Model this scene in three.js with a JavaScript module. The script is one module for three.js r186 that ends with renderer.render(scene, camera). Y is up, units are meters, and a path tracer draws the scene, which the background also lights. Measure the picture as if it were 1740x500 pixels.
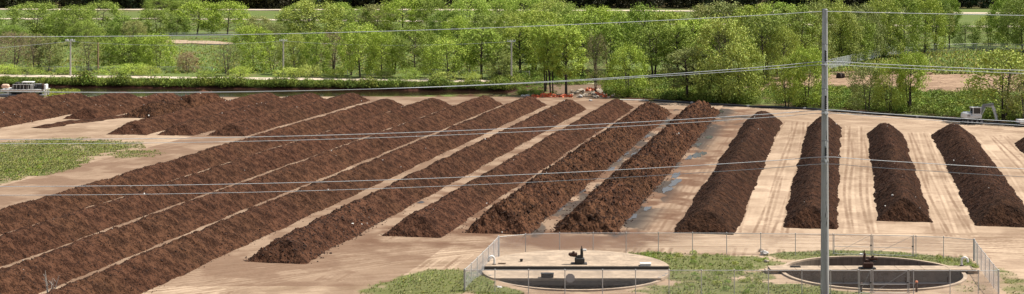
import * as THREE from 'three';
import { mergeGeometries } from 'three/addons/utils/BufferGeometryUtils.js';
import { RoundedBoxGeometry } from 'three/addons/geometries/RoundedBoxGeometry.js';

// ---------- camera, sky, sun, exposure ----------
const F = 2800, EYE = 25, HORIZON = -60;              // lens in photo pixels, eye height in metres, horizon row of the photo
const scene = new THREE.Scene();
const camera = new THREE.PerspectiveCamera(2 * Math.atan(560 / F) * 180 / Math.PI, 1740 / 1120, 0.5, 6000);
camera.position.set(0, EYE, 0);
camera.lookAt(0, EYE, -10);
camera.setViewOffset(1740, 1120, 0, 620, 1740, 500);  // a shifted lens: verticals stay upright
camera.updateProjectionMatrix();
const renderer = new THREE.WebGLRenderer({ antialias: true });
renderer.toneMapping = THREE.LinearToneMapping;
renderer.toneMappingExposure = 1.88;
renderer.shadowMap.enabled = true;
const SUN = new THREE.Vector3(0.62, 0.95, -0.22).normalize();
{ // hazy blue sky with thin even cloud, brighter to the horizon; no sun disc
  const w = 512, h = 256, d = new Float32Array(w * h * 4);
  for (let j = 0; j < h; j++) for (let i = 0; i < w; i++) {
    const el = ((j + 0.5) / h - 0.5) * Math.PI, s = Math.max(0, Math.sin(el)), k = Math.pow(1 - s, 3), q = (j * w + i) * 4, az = i / w * Math.PI * 2;
    const c = 0.5 + 0.25 * Math.sin(3 * az + 5 * s) * Math.cos(9 * s + 2 * az) + 0.2 * Math.sin(7 * az - 11 * s), cl = 0.35 * Math.min(1, Math.max(0, c)) * (1 - k);
    const col = [0.17 + 0.42 * k, 0.235 + 0.375 * k, 0.36 + 0.25 * k];
    for (let m = 0; m < 3; m++) d[q + m] = 0.68 * (col[m] * (1 - cl) + 0.55 * cl); d[q + 3] = 1;
  }
  const t = new THREE.DataTexture(d, w, h, THREE.RGBAFormat, THREE.FloatType); t.mapping = THREE.EquirectangularReflectionMapping; t.magFilter = THREE.LinearFilter; t.needsUpdate = true;
  scene.background = t; scene.environment = t;
}
const sun = new THREE.DirectionalLight(new THREE.Color(1.0, 0.935, 0.83), 5);
sun.position.copy(SUN).multiplyScalar(300).add(new THREE.Vector3(0, 0, -220));
sun.target.position.set(0, 0, -220);
sun.castShadow = true; sun.shadow.mapSize.set(4096, 4096);
Object.assign(sun.shadow.camera, { left: -220, right: 220, top: 220, bottom: -220, near: 10, far: 900 });
scene.add(sun, sun.target);

// ---------- helpers ----------
const V = (x, y, z) => new THREE.Vector3(x, y, z);
const P = (px, py, y = 0) => { const D = F * (EYE - y) / (py - HORIZON); return V((px - 870) * D / F, y, -D); };   // photo pixel -> point at height y
const at = (px, py, D) => V((px - 870) * D / F, EYE - (py - HORIZON) * D / F, -D);
function rng(s) { return () => { s |= 0; s = s + 0x6D2B79F5 | 0; let t = Math.imul(s ^ s >>> 15, 1 | s); t = t + Math.imul(t ^ t >>> 7, 61 | t) ^ t; return ((t ^ t >>> 14) >>> 0) / 4294967296; }; }
const R = rng(20240611);
const rand = (a, b) => a + (b - a) * R();
const clamp = (x, a = 0, b = 1) => x < a ? a : x > b ? b : x;
const ss = (a, b, x) => { const t = clamp((x - a) / (b - a)); return t * t * (3 - 2 * t); };
const mix = (a, b, t) => a + (b - a) * t;
const hash = (x, y) => { let h = Math.imul(x, 374761393) + Math.imul(y, 668265263) | 0; h = Math.imul(h ^ h >>> 13, 1274126177); h ^= h >>> 16; return (h >>> 0) / 4294967296; };
function noise(x, y) {
  const xi = Math.floor(x), yi = Math.floor(y); let fx = x - xi, fy = y - yi;
  fx = fx * fx * (3 - 2 * fx); fy = fy * fy * (3 - 2 * fy);
  const a = hash(xi, yi), b = hash(xi + 1, yi), c = hash(xi, yi + 1), d = hash(xi + 1, yi + 1);
  return a + (b - a) * fx + (c - a) * fy + (a - b - c + d) * fx * fy;
}
const fbm = (x, y, o = 4) => { let s = 0, a = 0.5, n = 0; for (let i = 0; i < o; i++) { s += a * noise(x, y); n += a; a *= 0.5; x = x * 2.03 + 17.7; y = y * 2.03 + 5.3; } return s / n; };
const lerpPts = (pts, x) => { if (x <= pts[0][0]) return pts[0][1]; for (let i = 1; i < pts.length; i++) if (x <= pts[i][0]) { const [a, b] = pts[i - 1], [c, d] = pts[i]; return b + (d - b) * (x - a) / (c - a); } return pts[pts.length - 1][1]; };
const lin = (r, g, b) => new THREE.Color().setRGB(r, g, b);
const mat = (c, roughness = 0.9, o = {}) => new THREE.MeshStandardMaterial({ color: Array.isArray(c) ? lin(...c) : c, roughness, ...o });

const earth = (o) => new THREE.MeshPhysicalMaterial({ roughness: 1, specularIntensity: 0.15, ...o });

const taken = new Map();
function numbered(n) { const k = taken.get(n) ?? 0; taken.set(n, k + 1); return k ? n + '_' + String(k).padStart(3, '0') : n; }
function cast(o) { o.castShadow = o.receiveShadow = true; return o; }
function flat(g) { g = g.index ? g.toNonIndexed() : g; for (const k of Object.keys(g.attributes)) if (!['position', 'normal', 'uv'].includes(k)) g.deleteAttribute(k); if (!g.attributes.uv) g.setAttribute('uv', new THREE.BufferAttribute(new Float32Array(g.attributes.position.count * 2), 2)); return g; }
function join(gs) { gs = (Array.isArray(gs) ? gs : [gs]); return gs.length === 1 ? gs[0] : mergeGeometries(gs.map(flat)); }
function tag(o, label, category, group) { o.userData.label = label; o.userData.category = category; if (group) o.userData.group = group; return o; }
function thing(name, label, category, pos = V(0, 0, 0), turn = 0, group) { const o = new THREE.Group(); o.name = numbered(name); o.position.copy(pos); o.rotation.y = turn; scene.add(o); return tag(o, label, category, group); }
function part(parent, name, gs, m, label) { const o = cast(new THREE.Mesh(join(gs), m)); o.name = name; parent.add(o); if (label) o.userData.label = label; return o; }
function solo(name, gs, m, label, category, group) { const o = cast(new THREE.Mesh(join(gs), m)); o.name = numbered(name); scene.add(o); return tag(o, label, category, group); }
function struct(name, gs, m) { const o = cast(new THREE.Mesh(join(gs), m)); o.name = numbered(name); o.userData.kind = 'structure'; scene.add(o); return o; }
function box(w, h, d, x = 0, y = 0, z = 0, rx = 0, ry = 0, rz = 0) { const g = new THREE.BoxGeometry(w, h, d); if (rx) g.rotateX(rx); if (rz) g.rotateZ(rz); if (ry) g.rotateY(ry); return g.translate(x, y, z); }
function rbox(w, h, d, r, x = 0, y = 0, z = 0, rz = 0) { const g = new RoundedBoxGeometry(w, h, d, 2, r); if (rz) g.rotateZ(rz); return g.translate(x, y, z); }
function rod(a, b, r0, r1 = r0, n = 8, open = false) {
  const d = b.clone().sub(a), g = new THREE.CylinderGeometry(r1, r0, d.length(), n, 1, open);
  g.applyQuaternion(new THREE.Quaternion().setFromUnitVectors(V(0, 1, 0), d.normalize()));
  return g.translate((a.x + b.x) / 2, (a.y + b.y) / 2, (a.z + b.z) / 2);
}
const tube = (pts, r, seg = 24, n = 6) => new THREE.TubeGeometry(new THREE.CatmullRomCurve3(pts), seg, r, n, false);
function dataTex(w, h, f, srgb = true, rep = true) {
  const d = new Uint8Array(w * h * 4);
  for (let j = 0; j < h; j++) for (let i = 0; i < w; i++) { const c = f(i, j, w, h), k = (j * w + i) * 4; d[k] = c[0]; d[k + 1] = c[1]; d[k + 2] = c[2]; d[k + 3] = 255; }
  const t = new THREE.DataTexture(d, w, h); t.magFilter = THREE.LinearFilter; t.minFilter = THREE.LinearMipmapLinearFilter; t.generateMipmaps = true;
  if (rep) t.wrapS = t.wrapT = THREE.RepeatWrapping; if (srgb) t.colorSpace = THREE.SRGBColorSpace; t.needsUpdate = true; return t;
}
const s8 = (l) => 255 * (l <= 0.0031308 ? 12.92 * l : 1.055 * Math.pow(l, 1 / 2.4) - 0.055);     // linear -> sRGB byte
function tileNoise(x, y, p) { const xi = Math.floor(x), yi = Math.floor(y); let fx = x - xi, fy = y - yi; fx = fx * fx * (3 - 2 * fx); fy = fy * fy * (3 - 2 * fy); const m = (a) => ((a % p) + p) % p; const a = hash(m(xi), m(yi)), b = hash(m(xi + 1), m(yi)), c = hash(m(xi), m(yi + 1)), d = hash(m(xi + 1), m(yi + 1)); return a + (b - a) * fx + (c - a) * fy + (a - b - c + d) * fx * fy; }

// ---------- windrow layout (shared by the yard's colours and the windrows) ----------
const SLOPE = 0.204, CO = Math.cos(Math.atan(SLOPE)), SI = Math.sin(Math.atan(SLOPE));
// right-hand foot at 175 m, nearest and farthest reach, width, height, roughness, label
const ROWS = [
  { o: -42.6, n: 113, f: 292, w: 5.4, h: 1.58, r: 1, l: 'longest windrow, its outer flank bordering the open tan track and weedy patch' },
  { o: -34.3, n: 113, f: 292, w: 5.7, h: 1.64, r: 1, l: 'long brown windrow, next but one from the longest, merging into its neighbours' },
  { o: -25.9, n: 113, f: 295, w: 5.8, h: 1.73, r: 1, l: 'long brown windrow between the dead twigs and the flat-topped far end' },
  { o: -17.9, n: 113, f: 294, w: 5.75, h: 1.7, r: 1, l: 'long brown windrow ahead of the coarse clod-ended windrow, dropping below the yard road' },
  { o: -9.6, n: 138, f: 286, w: 5.5, h: 1.7, r: 1.25, l: 'windrow with a coarse clod-covered end stopping at the tyre-marked yard road' },
  { o: -1.6, n: 151, f: 289, w: 5.5, h: 1.7, r: 1.1, l: 'brown windrow ending short of the covered tank fence corner, peaked far end by rubble' },
  { o: 6.2, n: 153, f: 277, w: 6.3, h: 2.15, r: 2.1, l: 'rough lumpy dark windrow with steep pointed end behind the covered tank' },
  { o: 14.2, n: 153, f: 279, w: 6.3, h: 2.05, r: 2.2, l: 'rough lumpy windrow with grey puddles along its flank' },
  { o: 25.3, n: 153, f: 262, w: 5.9, h: 2.0, r: 0.8, l: 'smooth dark windrow next to the steel pole, beside the wide puddled lane' },
  { o: 34.7, n: 156, f: 253, w: 5.2, h: 2.0, r: 0.8, l: 'dark windrow standing directly behind the tall steel pole' },
  { o: 43.9, n: 160, f: 243, w: 5.2, h: 2.0, r: 0.8, l: 'dark trapezoid windrow in line with the open tank, tan lanes both sides' },
  { o: 54.1, n: 157, f: 241, w: 6.1, h: 2.05, r: 0.8, l: 'dark windrow pointing at the grey excavator' },
  { o: 65.0, n: 150, f: 230, w: 6.0, h: 2.0, r: 0.8, l: 'outermost dark windrow below the white truck' },
  { o: -52.2, n: 240, f: 304, w: 5.6, h: 1.6, r: 1, l: 'short brown windrow with pointed end, next to the longest windrow' },
  { o: -60.0, n: 241, f: 304, w: 5.8, h: 1.65, r: 1, l: 'short brown windrow in the middle of three merged ones' },
  { o: -67.4, n: 242, f: 304, w: 6.2, h: 1.75, r: 1, l: 'short brown windrow bordering the bare lane and loose heaps' },
  { o: -76.0, n: 268, f: 282, w: 7.2, h: 2.1, r: 2, l: 'loose lumpy compost heap beside the bare lane' },
  { o: -76.6, n: 285, f: 300, w: 6.6, h: 2.2, r: 2, l: 'dark rounded compost heap nearest the creek, beside the bare lane' },
  { o: -85.5, n: 266, f: 304, w: 6.0, h: 1.7, r: 1, l: 'brown windrow tucked behind the loose compost heaps' },
  { o: -94.0, n: 251, f: 305, w: 6.2, h: 1.8, r: 1, l: 'brown windrow with rounded near end by the weedy patch, past the loose heaps' },
  { o: -102.0, n: 236, f: 303, w: 6.0, h: 1.75, r: 1, l: 'brown windrow one away from the white screening machine' },
  { o: -109.5, n: 236, f: 302, w: 6.0, h: 1.75, r: 1, l: 'brown windrow alongside the white screening machine' },
];
for (const r of ROWS) { r.c = r.o - r.w / 2 / CO; r.L = (r.f - r.n) / CO; }      // centre line at 175 m
const rowST = (r, x, D) => { const dx = x - (r.c + (r.n - 175) * SLOPE), dD = D - r.n; return [dx * SI + dD * CO, dx * CO - dD * SI]; };   // along, across
function rowHeight(r, i, s, t) {
  const wob = 0.6 * (fbm(s * 0.22 + i * 31, t > 0 ? 3.3 : 9.1, 3) - 0.5) + 0.16 * (noise(s * 1.7 + i * 7, t > 0 ? 13.3 : 19.1) - 0.5);
  const e = Math.min(r.w / 2 + wob * (0.8 + 0.3 * r.r) - Math.abs(t), (s - wob) * 0.95, (r.L - s - wob) * 0.95);
  const top = r.h * (1 + (r.r > 1.9 ? 0.45 * (noise(s * 0.16 + i * 3, 8.8) - 0.45) : 0) + 0.2 * (fbm(s * 0.1 + i * 13, 4.4, 3) - 0.5) * (0.7 + r.r));
  let y = e * (r.h / (r.w / 2 - 0.45));
  if (y > top * 0.72) { const k = (y - top * 0.72) / (top * 0.56); y = top * (0.72 + 0.28 * (1 - Math.pow(1 - Math.min(1, k), 2))); }
  const edge = ss(-0.1, 0.5, e);
  y += edge * (r.r > 1.9 ? r.r * 1.05 : r.r * 0.85) * (0.26 * (fbm(s * 0.5 + t * 0.2 + i * 9, t * 0.5 - s * 0.2, 3) - 0.5) + 0.15 * (noise(s * 1.3 + t * 0.8 + i * 5, t * 1.3 - s * 0.8) - 0.5) + 0.26 * (noise(s * 2.4 - t * 1.1, t * 2.4 + s * 1.1 + i * 3) - 0.5) + 0.18 * (noise(s * 4.6, t * 4.6 + i * 7) - 0.5));
  return e < 0 ? Math.max(-0.14, e * 3) : Math.max(y, -0.05);
}
const rowFoot = (x, D) => { let best = -99; for (const r of ROWS) { if (D < r.n - 4 || D > r.f + 4) continue; const [s, t] = rowST(r, x, D); best = Math.max(best, Math.min(r.w / 2 - Math.abs(t), s, r.L - s)); } return best; };   // metres inside a windrow's foot (negative outside)

// ---------- yard edge and green patches (photo pixels turned into ground points) ----------
const EDGE = [[-500, 160], [-100, 163], [130, 164], [400, 165], [700, 163], [820, 159], [900, 163], [1050, 169], [1240, 180], [1400, 187], [1640, 206], [1740, 215], [2100, 246]].map(([x, y]) => { const p = P(x, y); return [p.x, -p.z]; });
const edgeD = (x) => lerpPts(EDGE, x);
const toPx = (x, D) => [870 + x * F / D, HORIZON + EYE * F / D];
// green patches: centre and half axes in metres on the ground, strength
const G = (px, py, rx, ry, k) => { const p = P(px, py), q = P(px, py - ry), u = P(px, py + ry); return { x: p.x, D: -(q.z + u.z) / 2, rx: rx * -p.z / F, rD: (u.z - q.z) / 2, k }; };
const GREEN = [G(30, 262, 150, 26, 0.66), G(150, 250, 90, 12, 0.6), G(-60, 290, 130, 34, 0.95), G(230, 262, 50, 8, 0.4), G(60, 285, 70, 16, 0.8),
  G(745, 482, 75, 24, 1), G(670, 494, 60, 13, 0.85), G(812, 486, 30, 16, 1), G(850, 498, 40, 8, 0.8), G(1190, 446, 130, 14, 1), G(1110, 436, 45, 8, 0.9), G(1180, 466, 90, 14, 0.75), G(1240, 490, 100, 16, 0.8), G(1130, 494, 60, 10, 0.6),
  G(1370, 436, 70, 8, 1), G(1450, 432, 90, 6, 1), G(1560, 440, 60, 8, 0.9), G(1620, 448, 40, 10, 1), G(1350, 494, 60, 12, 1), G(1290, 470, 30, 10, 0.5), G(1640, 486, 40, 12, 0.3), G(1715, 470, 22, 16, 0.5), G(1730, 492, 30, 16, 0.5), G(1430, 500, 60, 6, 0.7)];
function green(x, D) {
  let g = 0;
  for (const e of GREEN) { const a = (x - e.x) / e.rx, b = (D - e.D) / e.rD, q = a * a + b * b; if (q < 2) g = Math.max(g, e.k * (1 - ss(0.35, 1.5, q + 1.1 * (fbm(x * 0.5, D * 0.5, 3) - 0.5)))); }
  return clamp(g * (0.25 + 1.5 * fbm(x * 0.7 + 50, D * 0.7, 4)));
}
const TANKS = [{ x: 5.15, D: 133.5, r: 7.6 }, { x: 29.2, D: 133.3, r: 7.4 }];

const ROAD = [[-200, 126], [0, 130], [150, 132], [300, 134], [500, 136], [700, 138], [850, 140], [1000, 142], [1120, 145], [1260, 150], [1500, 162], [1800, 172]];
const ROADD = ROAD.map(([x, y]) => { const p = P(x, y); return [p.x, -p.z]; });
const bankK = (x) => 44 / Math.max(14, lerpPts(ROADD, x) - 6.5 - edgeD(x));     // creek profile squeezed between yard edge and road

// ---------- ground ----------
function terrainY(x, D) {
  if (D < 112) { const k = clamp(1 - D / 114); return 23 * Math.pow(k, 1.4) + 0.3 * (fbm(x * 0.1, D * 0.1, 3) - 0.5) * ss(112, 90, D); }
  const e = edgeD(x), c = D - e;
  if (c < 0) { const far = Math.min(ss(0, 6, -c), ss(112, 118, D)); return -0.05 - 5 * far; }
  const px = toPx(x, D)[0], ch = 1 - ss(840, 905, px), cc = c * bankK(x);
  const bed = cc < 10 ? -1.8 * ss(0, 10, cc) : cc < 36 ? -1.8 : cc < 44 ? mix(-1.8, 0.25, ss(36, 44, cc)) : 0.25;
  let y = mix(-0.05 + 0.3 * ss(0, 14, c), bed, ch);
  y += ss(46, 70, c) * 0.5 * (fbm(x * 0.03, D * 0.03, 3) - 0.5) + ss(0, 10, c) * 0.15 * (noise(x * 0.4, D * 0.4) - 0.5);
  if (D > 930) y += 60 * ss(930, 1700, D);
  return y;
}
{
  const Ds = []; for (let D = -60; D < 2600;) { Ds.push(D); D += D < 100 ? 5 : D < 300 ? 2.5 : D < 420 ? 1.0 : D < 700 ? 4 : 25; }
  const xs = []; for (let x = -900; x <= 900;) { xs.push(x); x += Math.abs(x) < 190 ? 2 : 30; }
  const pos = [], col = [], uv = [], idx = [];
  for (const D of Ds) for (const x of xs) {
    const y = terrainY(x, D); pos.push(x, y, -D); uv.push(x / 6, D / 6);
    const c = (D - edgeD(x)) * bankK(x), pxx = toPx(x, D)[0], n = fbm(x * 0.06, D * 0.06, 4), m = fbm(x * 0.5 + 9, D * 0.5, 3);
    let cr = mix(0.12, 0.20, n), cg = mix(0.175, 0.25, n), cb = mix(0.045, 0.075, n);
    const straw = ss(0.55, 0.75, fbm(x * 0.1 + 77, D * 0.13, 3)) * 0.7; cr = mix(cr, 0.2, straw); cg = mix(cg, 0.17, straw); cb = mix(cb, 0.08, straw);
    const soil = Math.max((1 - ss(44, 47, c)) * ss(0.35, 0.6, m), D < 112 ? 0.3 : 0, ss(900, 960, D) * 0.7); cr = mix(cr, 0.11, soil); cg = mix(cg, 0.058, soil); cb = mix(cb, 0.036, soil); const cut = c > 30 && c < 40 && pxx < 900 ? 1 : 0, bare = pxx > 925 && pxx < 1050 && D > 300 && D < 342 ? ss(0.35, 0.5, m + 0.25) : 0; cr = mix(cr, 0.24, bare); cg = mix(cg, 0.165, bare); cb = mix(cb, 0.115, bare); cr = mix(cr, 0.085, cut); cg = mix(cg, 0.034, cut); cb = mix(cb, 0.022, cut);
    col.push(cr, cg, cb);
  }
  const W = xs.length; for (let j = 0; j + 1 < Ds.length; j++) for (let i = 0; i + 1 < W; i++) { const a = j * W + i; idx.push(a, a + 1, a + W, a + 1, a + W + 1, a + W); }
  const g = new THREE.BufferGeometry(); g.setAttribute('position', new THREE.Float32BufferAttribute(pos, 3)); g.setAttribute('uv', new THREE.Float32BufferAttribute(uv, 2)); g.setAttribute('color', new THREE.Float32BufferAttribute(col, 3)); g.setIndex(idx); g.computeVertexNormals();
  const t = dataTex(512, 512, (i, j) => { const a = 0.55 * tileNoise(i / 8, j / 8, 64) + 0.45 * tileNoise(i / 2, j / 2, 256), v = 150 + 105 * a; return [v, v, v]; });
  struct('ground', g, earth({ vertexColors: true, map: t }));
}
// the compost yard: bare packed earth, two sheets that share one colour function
const wetAt = (x, D) => {                                        // grey wet silt in the lanes by the two rough windrows
  const a = rowST(ROWS[7], x, D), b = rowST(ROWS[6], x, D); let w = 0;
  if (D > 150 && D < 292) { const d1 = a[1] - ROWS[7].w / 2; if (d1 > -0.6 && d1 < 7) w = (1 - ss(0.8, 3.6, d1)) * ss(0.42, 0.52, fbm(x * 0.4 + 5, D * 0.14, 5)); const d2 = b[1] - ROWS[6].w / 2; if (d2 > -0.4 && d2 < 2.6) w = Math.max(w, 0.9 * ss(0.5, 0.6, fbm(x * 0.5 + 45, D * 0.13, 5))); }
  if (D > 255 && D < 284) { const d1 = a[1] - ROWS[7].w / 2; if (d1 > -3 && d1 < 8) w = Math.max(w, ss(0.42, 0.58, fbm(x * 0.18 + 15, D * 0.2, 4)) * (1 - ss(4, 8, d1))); }
  return w;
};
const TR = { x0: -150, d0: 109, s: 0.125, w: 2240, h: 1632 }; TR.a = new Float32Array(TR.w * TR.h);
function track(pts, gauge, strength, seed) {                       // a pair of wheel marks pressed along a path of ground points (x, D)
  const cv = new THREE.CatmullRomCurve3(pts.map(([x, D]) => V(x, 0, D))), L = cv.getLength(), n = Math.ceil(L / 0.1), q = cv.getSpacedPoints(n);
  for (let i = 1; i < n; i++) { const t = q[i + 1].clone().sub(q[i - 1]).normalize(); for (const side of [-1, 1]) for (let o = -0.22; o <= 0.22; o += 0.11) {
    const x = q[i].x - t.z * (side * gauge / 2 + o), D = q[i].z + t.x * (side * gauge / 2 + o), k = strength * (0.35 + 0.9 * noise(i * 0.021 + seed, side * 5)) * (0.5 + 0.9 * noise(i * 0.09 + seed, o * 6)) * (Math.abs(o) > 0.2 ? -0.5 : 1), ix = Math.round((x - TR.x0) / TR.s), iy = Math.round((D - TR.d0) / TR.s); if (ix >= 0 && iy >= 0 && ix < TR.w && iy < TR.h) TR.a[iy * TR.w + ix] = k; } }
}
{
  const r = rng(99), lane = (o, D) => o + (D - 175) * SLOPE;
  for (const [o, w, n, d0, d1] of [[-38.5, 1, 2, 112, 292], [-30, 1, 2, 112, 292], [-22, 1, 2, 112, 292], [-13.5, 1.2, 2, 112, 285], [-5.5, 1.2, 3, 130, 285], [2, 1.2, 3, 135, 285], [17, 2.5, 5, 140, 285], [27.5, 1.6, 4, 140, 262], [36.5, 1.8, 4, 140, 255], [46, 1.8, 4, 140, 245], [57.5, 2.2, 4, 140, 240], [-48, 1.5, 2, 200, 300], [-71, 2, 4, 240, 300]]) for (let k = 0; k < n; k++) { const m = (r() - 0.5) * 2 * w; track([d0, mix(d0, d1, 0.33), mix(d0, d1, 0.66), d1].map((D) => [lane(o + m + (r() - 0.5) * 1.6, D), D]), 1.7 + 0.5 * r(), r() < 0.3 ? -0.7 : 1, k * 7.7 + o); }
  for (let k = 0; k < 26; k++) { const d = 130 + 22 * r(), b = (r() - 0.5) * 10; track([[-75, d - 24 + b], [-30, d - 9 + b * 0.5], [0, d], [30, d + 2 + 3 * r()], [78, d + 4 * r() - 2]].map(([x, D]) => [x, clamp(D, 112, x > -5 && x < 42 ? 152 : 153) + (x > -8 && x < 42 && D < 144 ? 145 + 7 * r() - D : 0)]), 1.8 + 0.4 * r(), r() < 0.35 ? -0.7 : 1, k * 3.3); }
  for (let k = 0; k < 14; k++) { const u = r(), y = (D) => D; track([-115, -70, -30, 10, 50, 90, 120].map((x) => [x, edgeD(x) - 3 - 12 * u + (r() - 0.5) * 3]), 1.9, r() < 0.35 ? -0.7 : 1, k * 5.1); }
  for (let k = 0; k < 10; k++) { const u = r(); track([[-110, 205 + 25 * u], [-75, 222 + 16 * u], [-50, 235 + 12 * u], [-38, 258 + 10 * u], [-28, 292]], 1.8, r() < 0.35 ? -0.7 : 1, k * 2.1); }
  for (let k = 0; k < 8; k++) { const u = r(); track([[-90, 150 + 20 * u], [-70, 178 + 14 * u], [-52, 205 + 10 * u], [-45, 232]], 1.8, 1, k * 4.1); }
}
const trackAt = (x, D) => { const fx = (x - TR.x0) / TR.s, fy = (D - TR.d0) / TR.s, ix = Math.floor(fx), iy = Math.floor(fy); if (ix < 0 || iy < 0 || ix >= TR.w - 1 || iy >= TR.h - 1) return 0; const u = fx - ix, v = fy - iy, q = iy * TR.w + ix, A = TR.a; return mix(mix(A[q], A[q + 1], u), mix(A[q + TR.w], A[q + TR.w + 1], u), v); };
const rough0 = ROWS[6], rough1 = ROWS[7];
function yardColor(x, D, out) {
  const s = x * SI + D * CO, t = x * CO - D * SI;                 // along and across the windrows
  const n1 = fbm(x * 0.045, D * 0.045, 4), n2 = fbm(x * 0.4, D * 0.4, 3), fine = noise(x * 5.1, D * 5.1) * 0.6 + noise(x * 11.7, D * 11.7) * 0.4;
  const foot = rowFoot(x, D);
  const inLane = clamp(1 - Math.abs(foot + 4) / 9) * ss(150, 162, D + 40 * (x < -20 ? 1 : 0)) * (1 - ss(238, 262, D));
  // tyre tracks: streaks along the lanes, or along the yard roads in front of and behind the windrows
  const along = fbm(t * 1.5, s * 0.09, 4) * 0.7 + 0.3 * noise(t * 3.9, s * 0.22 + 7);
  const bend = D + 0.018 * (x - 10) * (x - 10) * 0.25 - 0.05 * x, cross = fbm(bend * 1.1, x * 0.12 + 3, 4) * 0.7 + 0.3 * noise(bend * 3.4, x * 0.25 + 9);
  const tr = mix(cross, along, inLane);
  let v = 0.52 + 1.15 * (n1 - 0.5) + 0.75 * (tr - 0.5) + 0.6 * (n2 - 0.5);
  v = clamp(v);
  let r = mix(0.185, 0.41, v), g = mix(0.126, 0.308, v), b = mix(0.083, 0.222, v);
  // churned darker earth in ruts and patches
  const rut = ss(0.58, 0.74, tr) * ss(0.4, 0.62, fbm(x * 0.11 + 31, D * 0.13, 3)) * 0.55; r = mix(r, 0.115, rut); g = mix(g, 0.068, rut); b = mix(b, 0.042, rut);
  // wheel marks: pressed damp earth, or dry pale dust thrown up
  const tk = trackAt(x, D); if (tk > 0) { const k = Math.min(0.75, tk * 0.72); r = mix(r, 0.15, k); g = mix(g, 0.094, k); b = mix(b, 0.061, k); } else if (tk < 0) { const k = Math.min(0.6, -tk * 0.7); r = mix(r, 0.47, k); g = mix(g, 0.36, k); b = mix(b, 0.26, k); }
  // damp brown earth churned into the lanes of the rough windrows, patchy brown in the older lanes
  const q = x - (D - 175) * SLOPE, patch = fbm(x * 0.3 + 8, D * 0.3, 4), moist = (D > 138 && D < 285 ? ss(-14, -6, q + 6 * (patch - 0.5)) * (1 - ss(19, 22, q + 7 * (patch - 0.5))) * ss(141, 150, D + 14 * (patch - 0.5)) : 0) * 0.95, old = q > -60 && q < 0 && D > 128 ? 0.48 + 0.35 * ss(0.4, 0.58, patch) : 0.3 * ss(0.55, 0.62, patch), br = Math.max(moist * (0.55 + 0.6 * ss(0.35, 0.6, patch)), old);
  r = mix(r, 0.14, br); g = mix(g, 0.085, br); b = mix(b, 0.056, br);
  // crumbs
  const cr = ss(0.76, 0.82, fine) * 0.5; r = mix(r, 0.065, cr * 0.7); g = mix(g, 0.036, cr * 0.7); b = mix(b, 0.023, cr * 0.7);
  const w = wetAt(x, D) * 0.85; r = mix(r, 0.038, w); g = mix(g, 0.036, w); b = mix(b, 0.034, w);
  const gg = green(x, D); if (gg > 0) { const k = ss(0.15, 0.7, gg) * 0.85; r = mix(r, 0.085, k); g = mix(g, 0.105, k); b = mix(b, 0.03, k); }
  const f = 0.86 + 0.28 * fine; out[0] = r * f; out[1] = g * f; out[2] = b * f; return out;
}
const YW = { near: [-80, 80, 109, 190, 2048, 1037], far: [-150, 130, 190, 312, 2048, 893] };
const tmp = [0, 0, 0];
for (const k of ['near', 'far']) {
  const [x0, x1, d0, d1, w, h] = YW[k], step = k === 'near' ? 0.5 : 0.8, nx = Math.round((x1 - x0) / step), nd = Math.round((d1 - d0) / step), pos = [], uv = [], idx = [], gone = [];
  for (let j = 0; j <= nd; j++) for (let i = 0; i <= nx; i++) {
    let x = x0 + (x1 - x0) * i / nx, D = d0 + (d1 - d0) * j / nd; const e = edgeD(x) + 0.5 * (noise(x * 0.7, 1.5) - 0.5); let out = 0; if (D > e) { out = 1; D = e; }
    for (const T of TANKS) { const dx = x - T.x, dD = D - T.D, q = Math.hypot(dx, dD), rr = T.r - 0.1; if (q < rr) { out = 2; x = T.x + dx * rr / (q || 1); D = T.D + dD * rr / (q || 1); } }
    gone.push(out);
    let y = 0.05 * (fbm(x * 0.5, D * 0.5, 3) - 0.5) + 0.025 * (noise(x * 2.2, D * 2.2) - 0.5); if (D < d0 + 0.1 && k === 'near') y = -0.2;
    if (k === 'near') { const m = Math.exp(-(((x - P(760, 480).x) / 4) ** 2) - (((D - 128) / 4) ** 2)); y += 0.5 * m; }
    pos.push(x, y, -D); uv.push((x - x0) / (x1 - x0), (D - d0) / (d1 - d0));
  }
  const W = nx + 1; for (let j = 0; j < nd; j++) for (let i = 0; i < nx; i++) { const a = j * W + i, c4 = [a, a + 1, a + W, a + W + 1]; if (c4.every((q) => gone[q])) continue; idx.push(a, a + 1, a + W, a + 1, a + W + 1, a + W); }
  const g = new THREE.BufferGeometry(); g.setAttribute('position', new THREE.Float32BufferAttribute(pos, 3)); g.setAttribute('uv', new THREE.Float32BufferAttribute(uv, 2)); g.setIndex(idx); g.computeVertexNormals();
  const t = dataTex(w, h, (i, j) => { yardColor(x0 + (x1 - x0) * (i + 0.5) / w, d0 + (d1 - d0) * (j + 0.5) / h, tmp); return [s8(tmp[0]), s8(tmp[1]), s8(tmp[2])]; }, true, false);
  struct('compost_yard', g, earth({ map: t }));
}
console.log('yard done');

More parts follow.
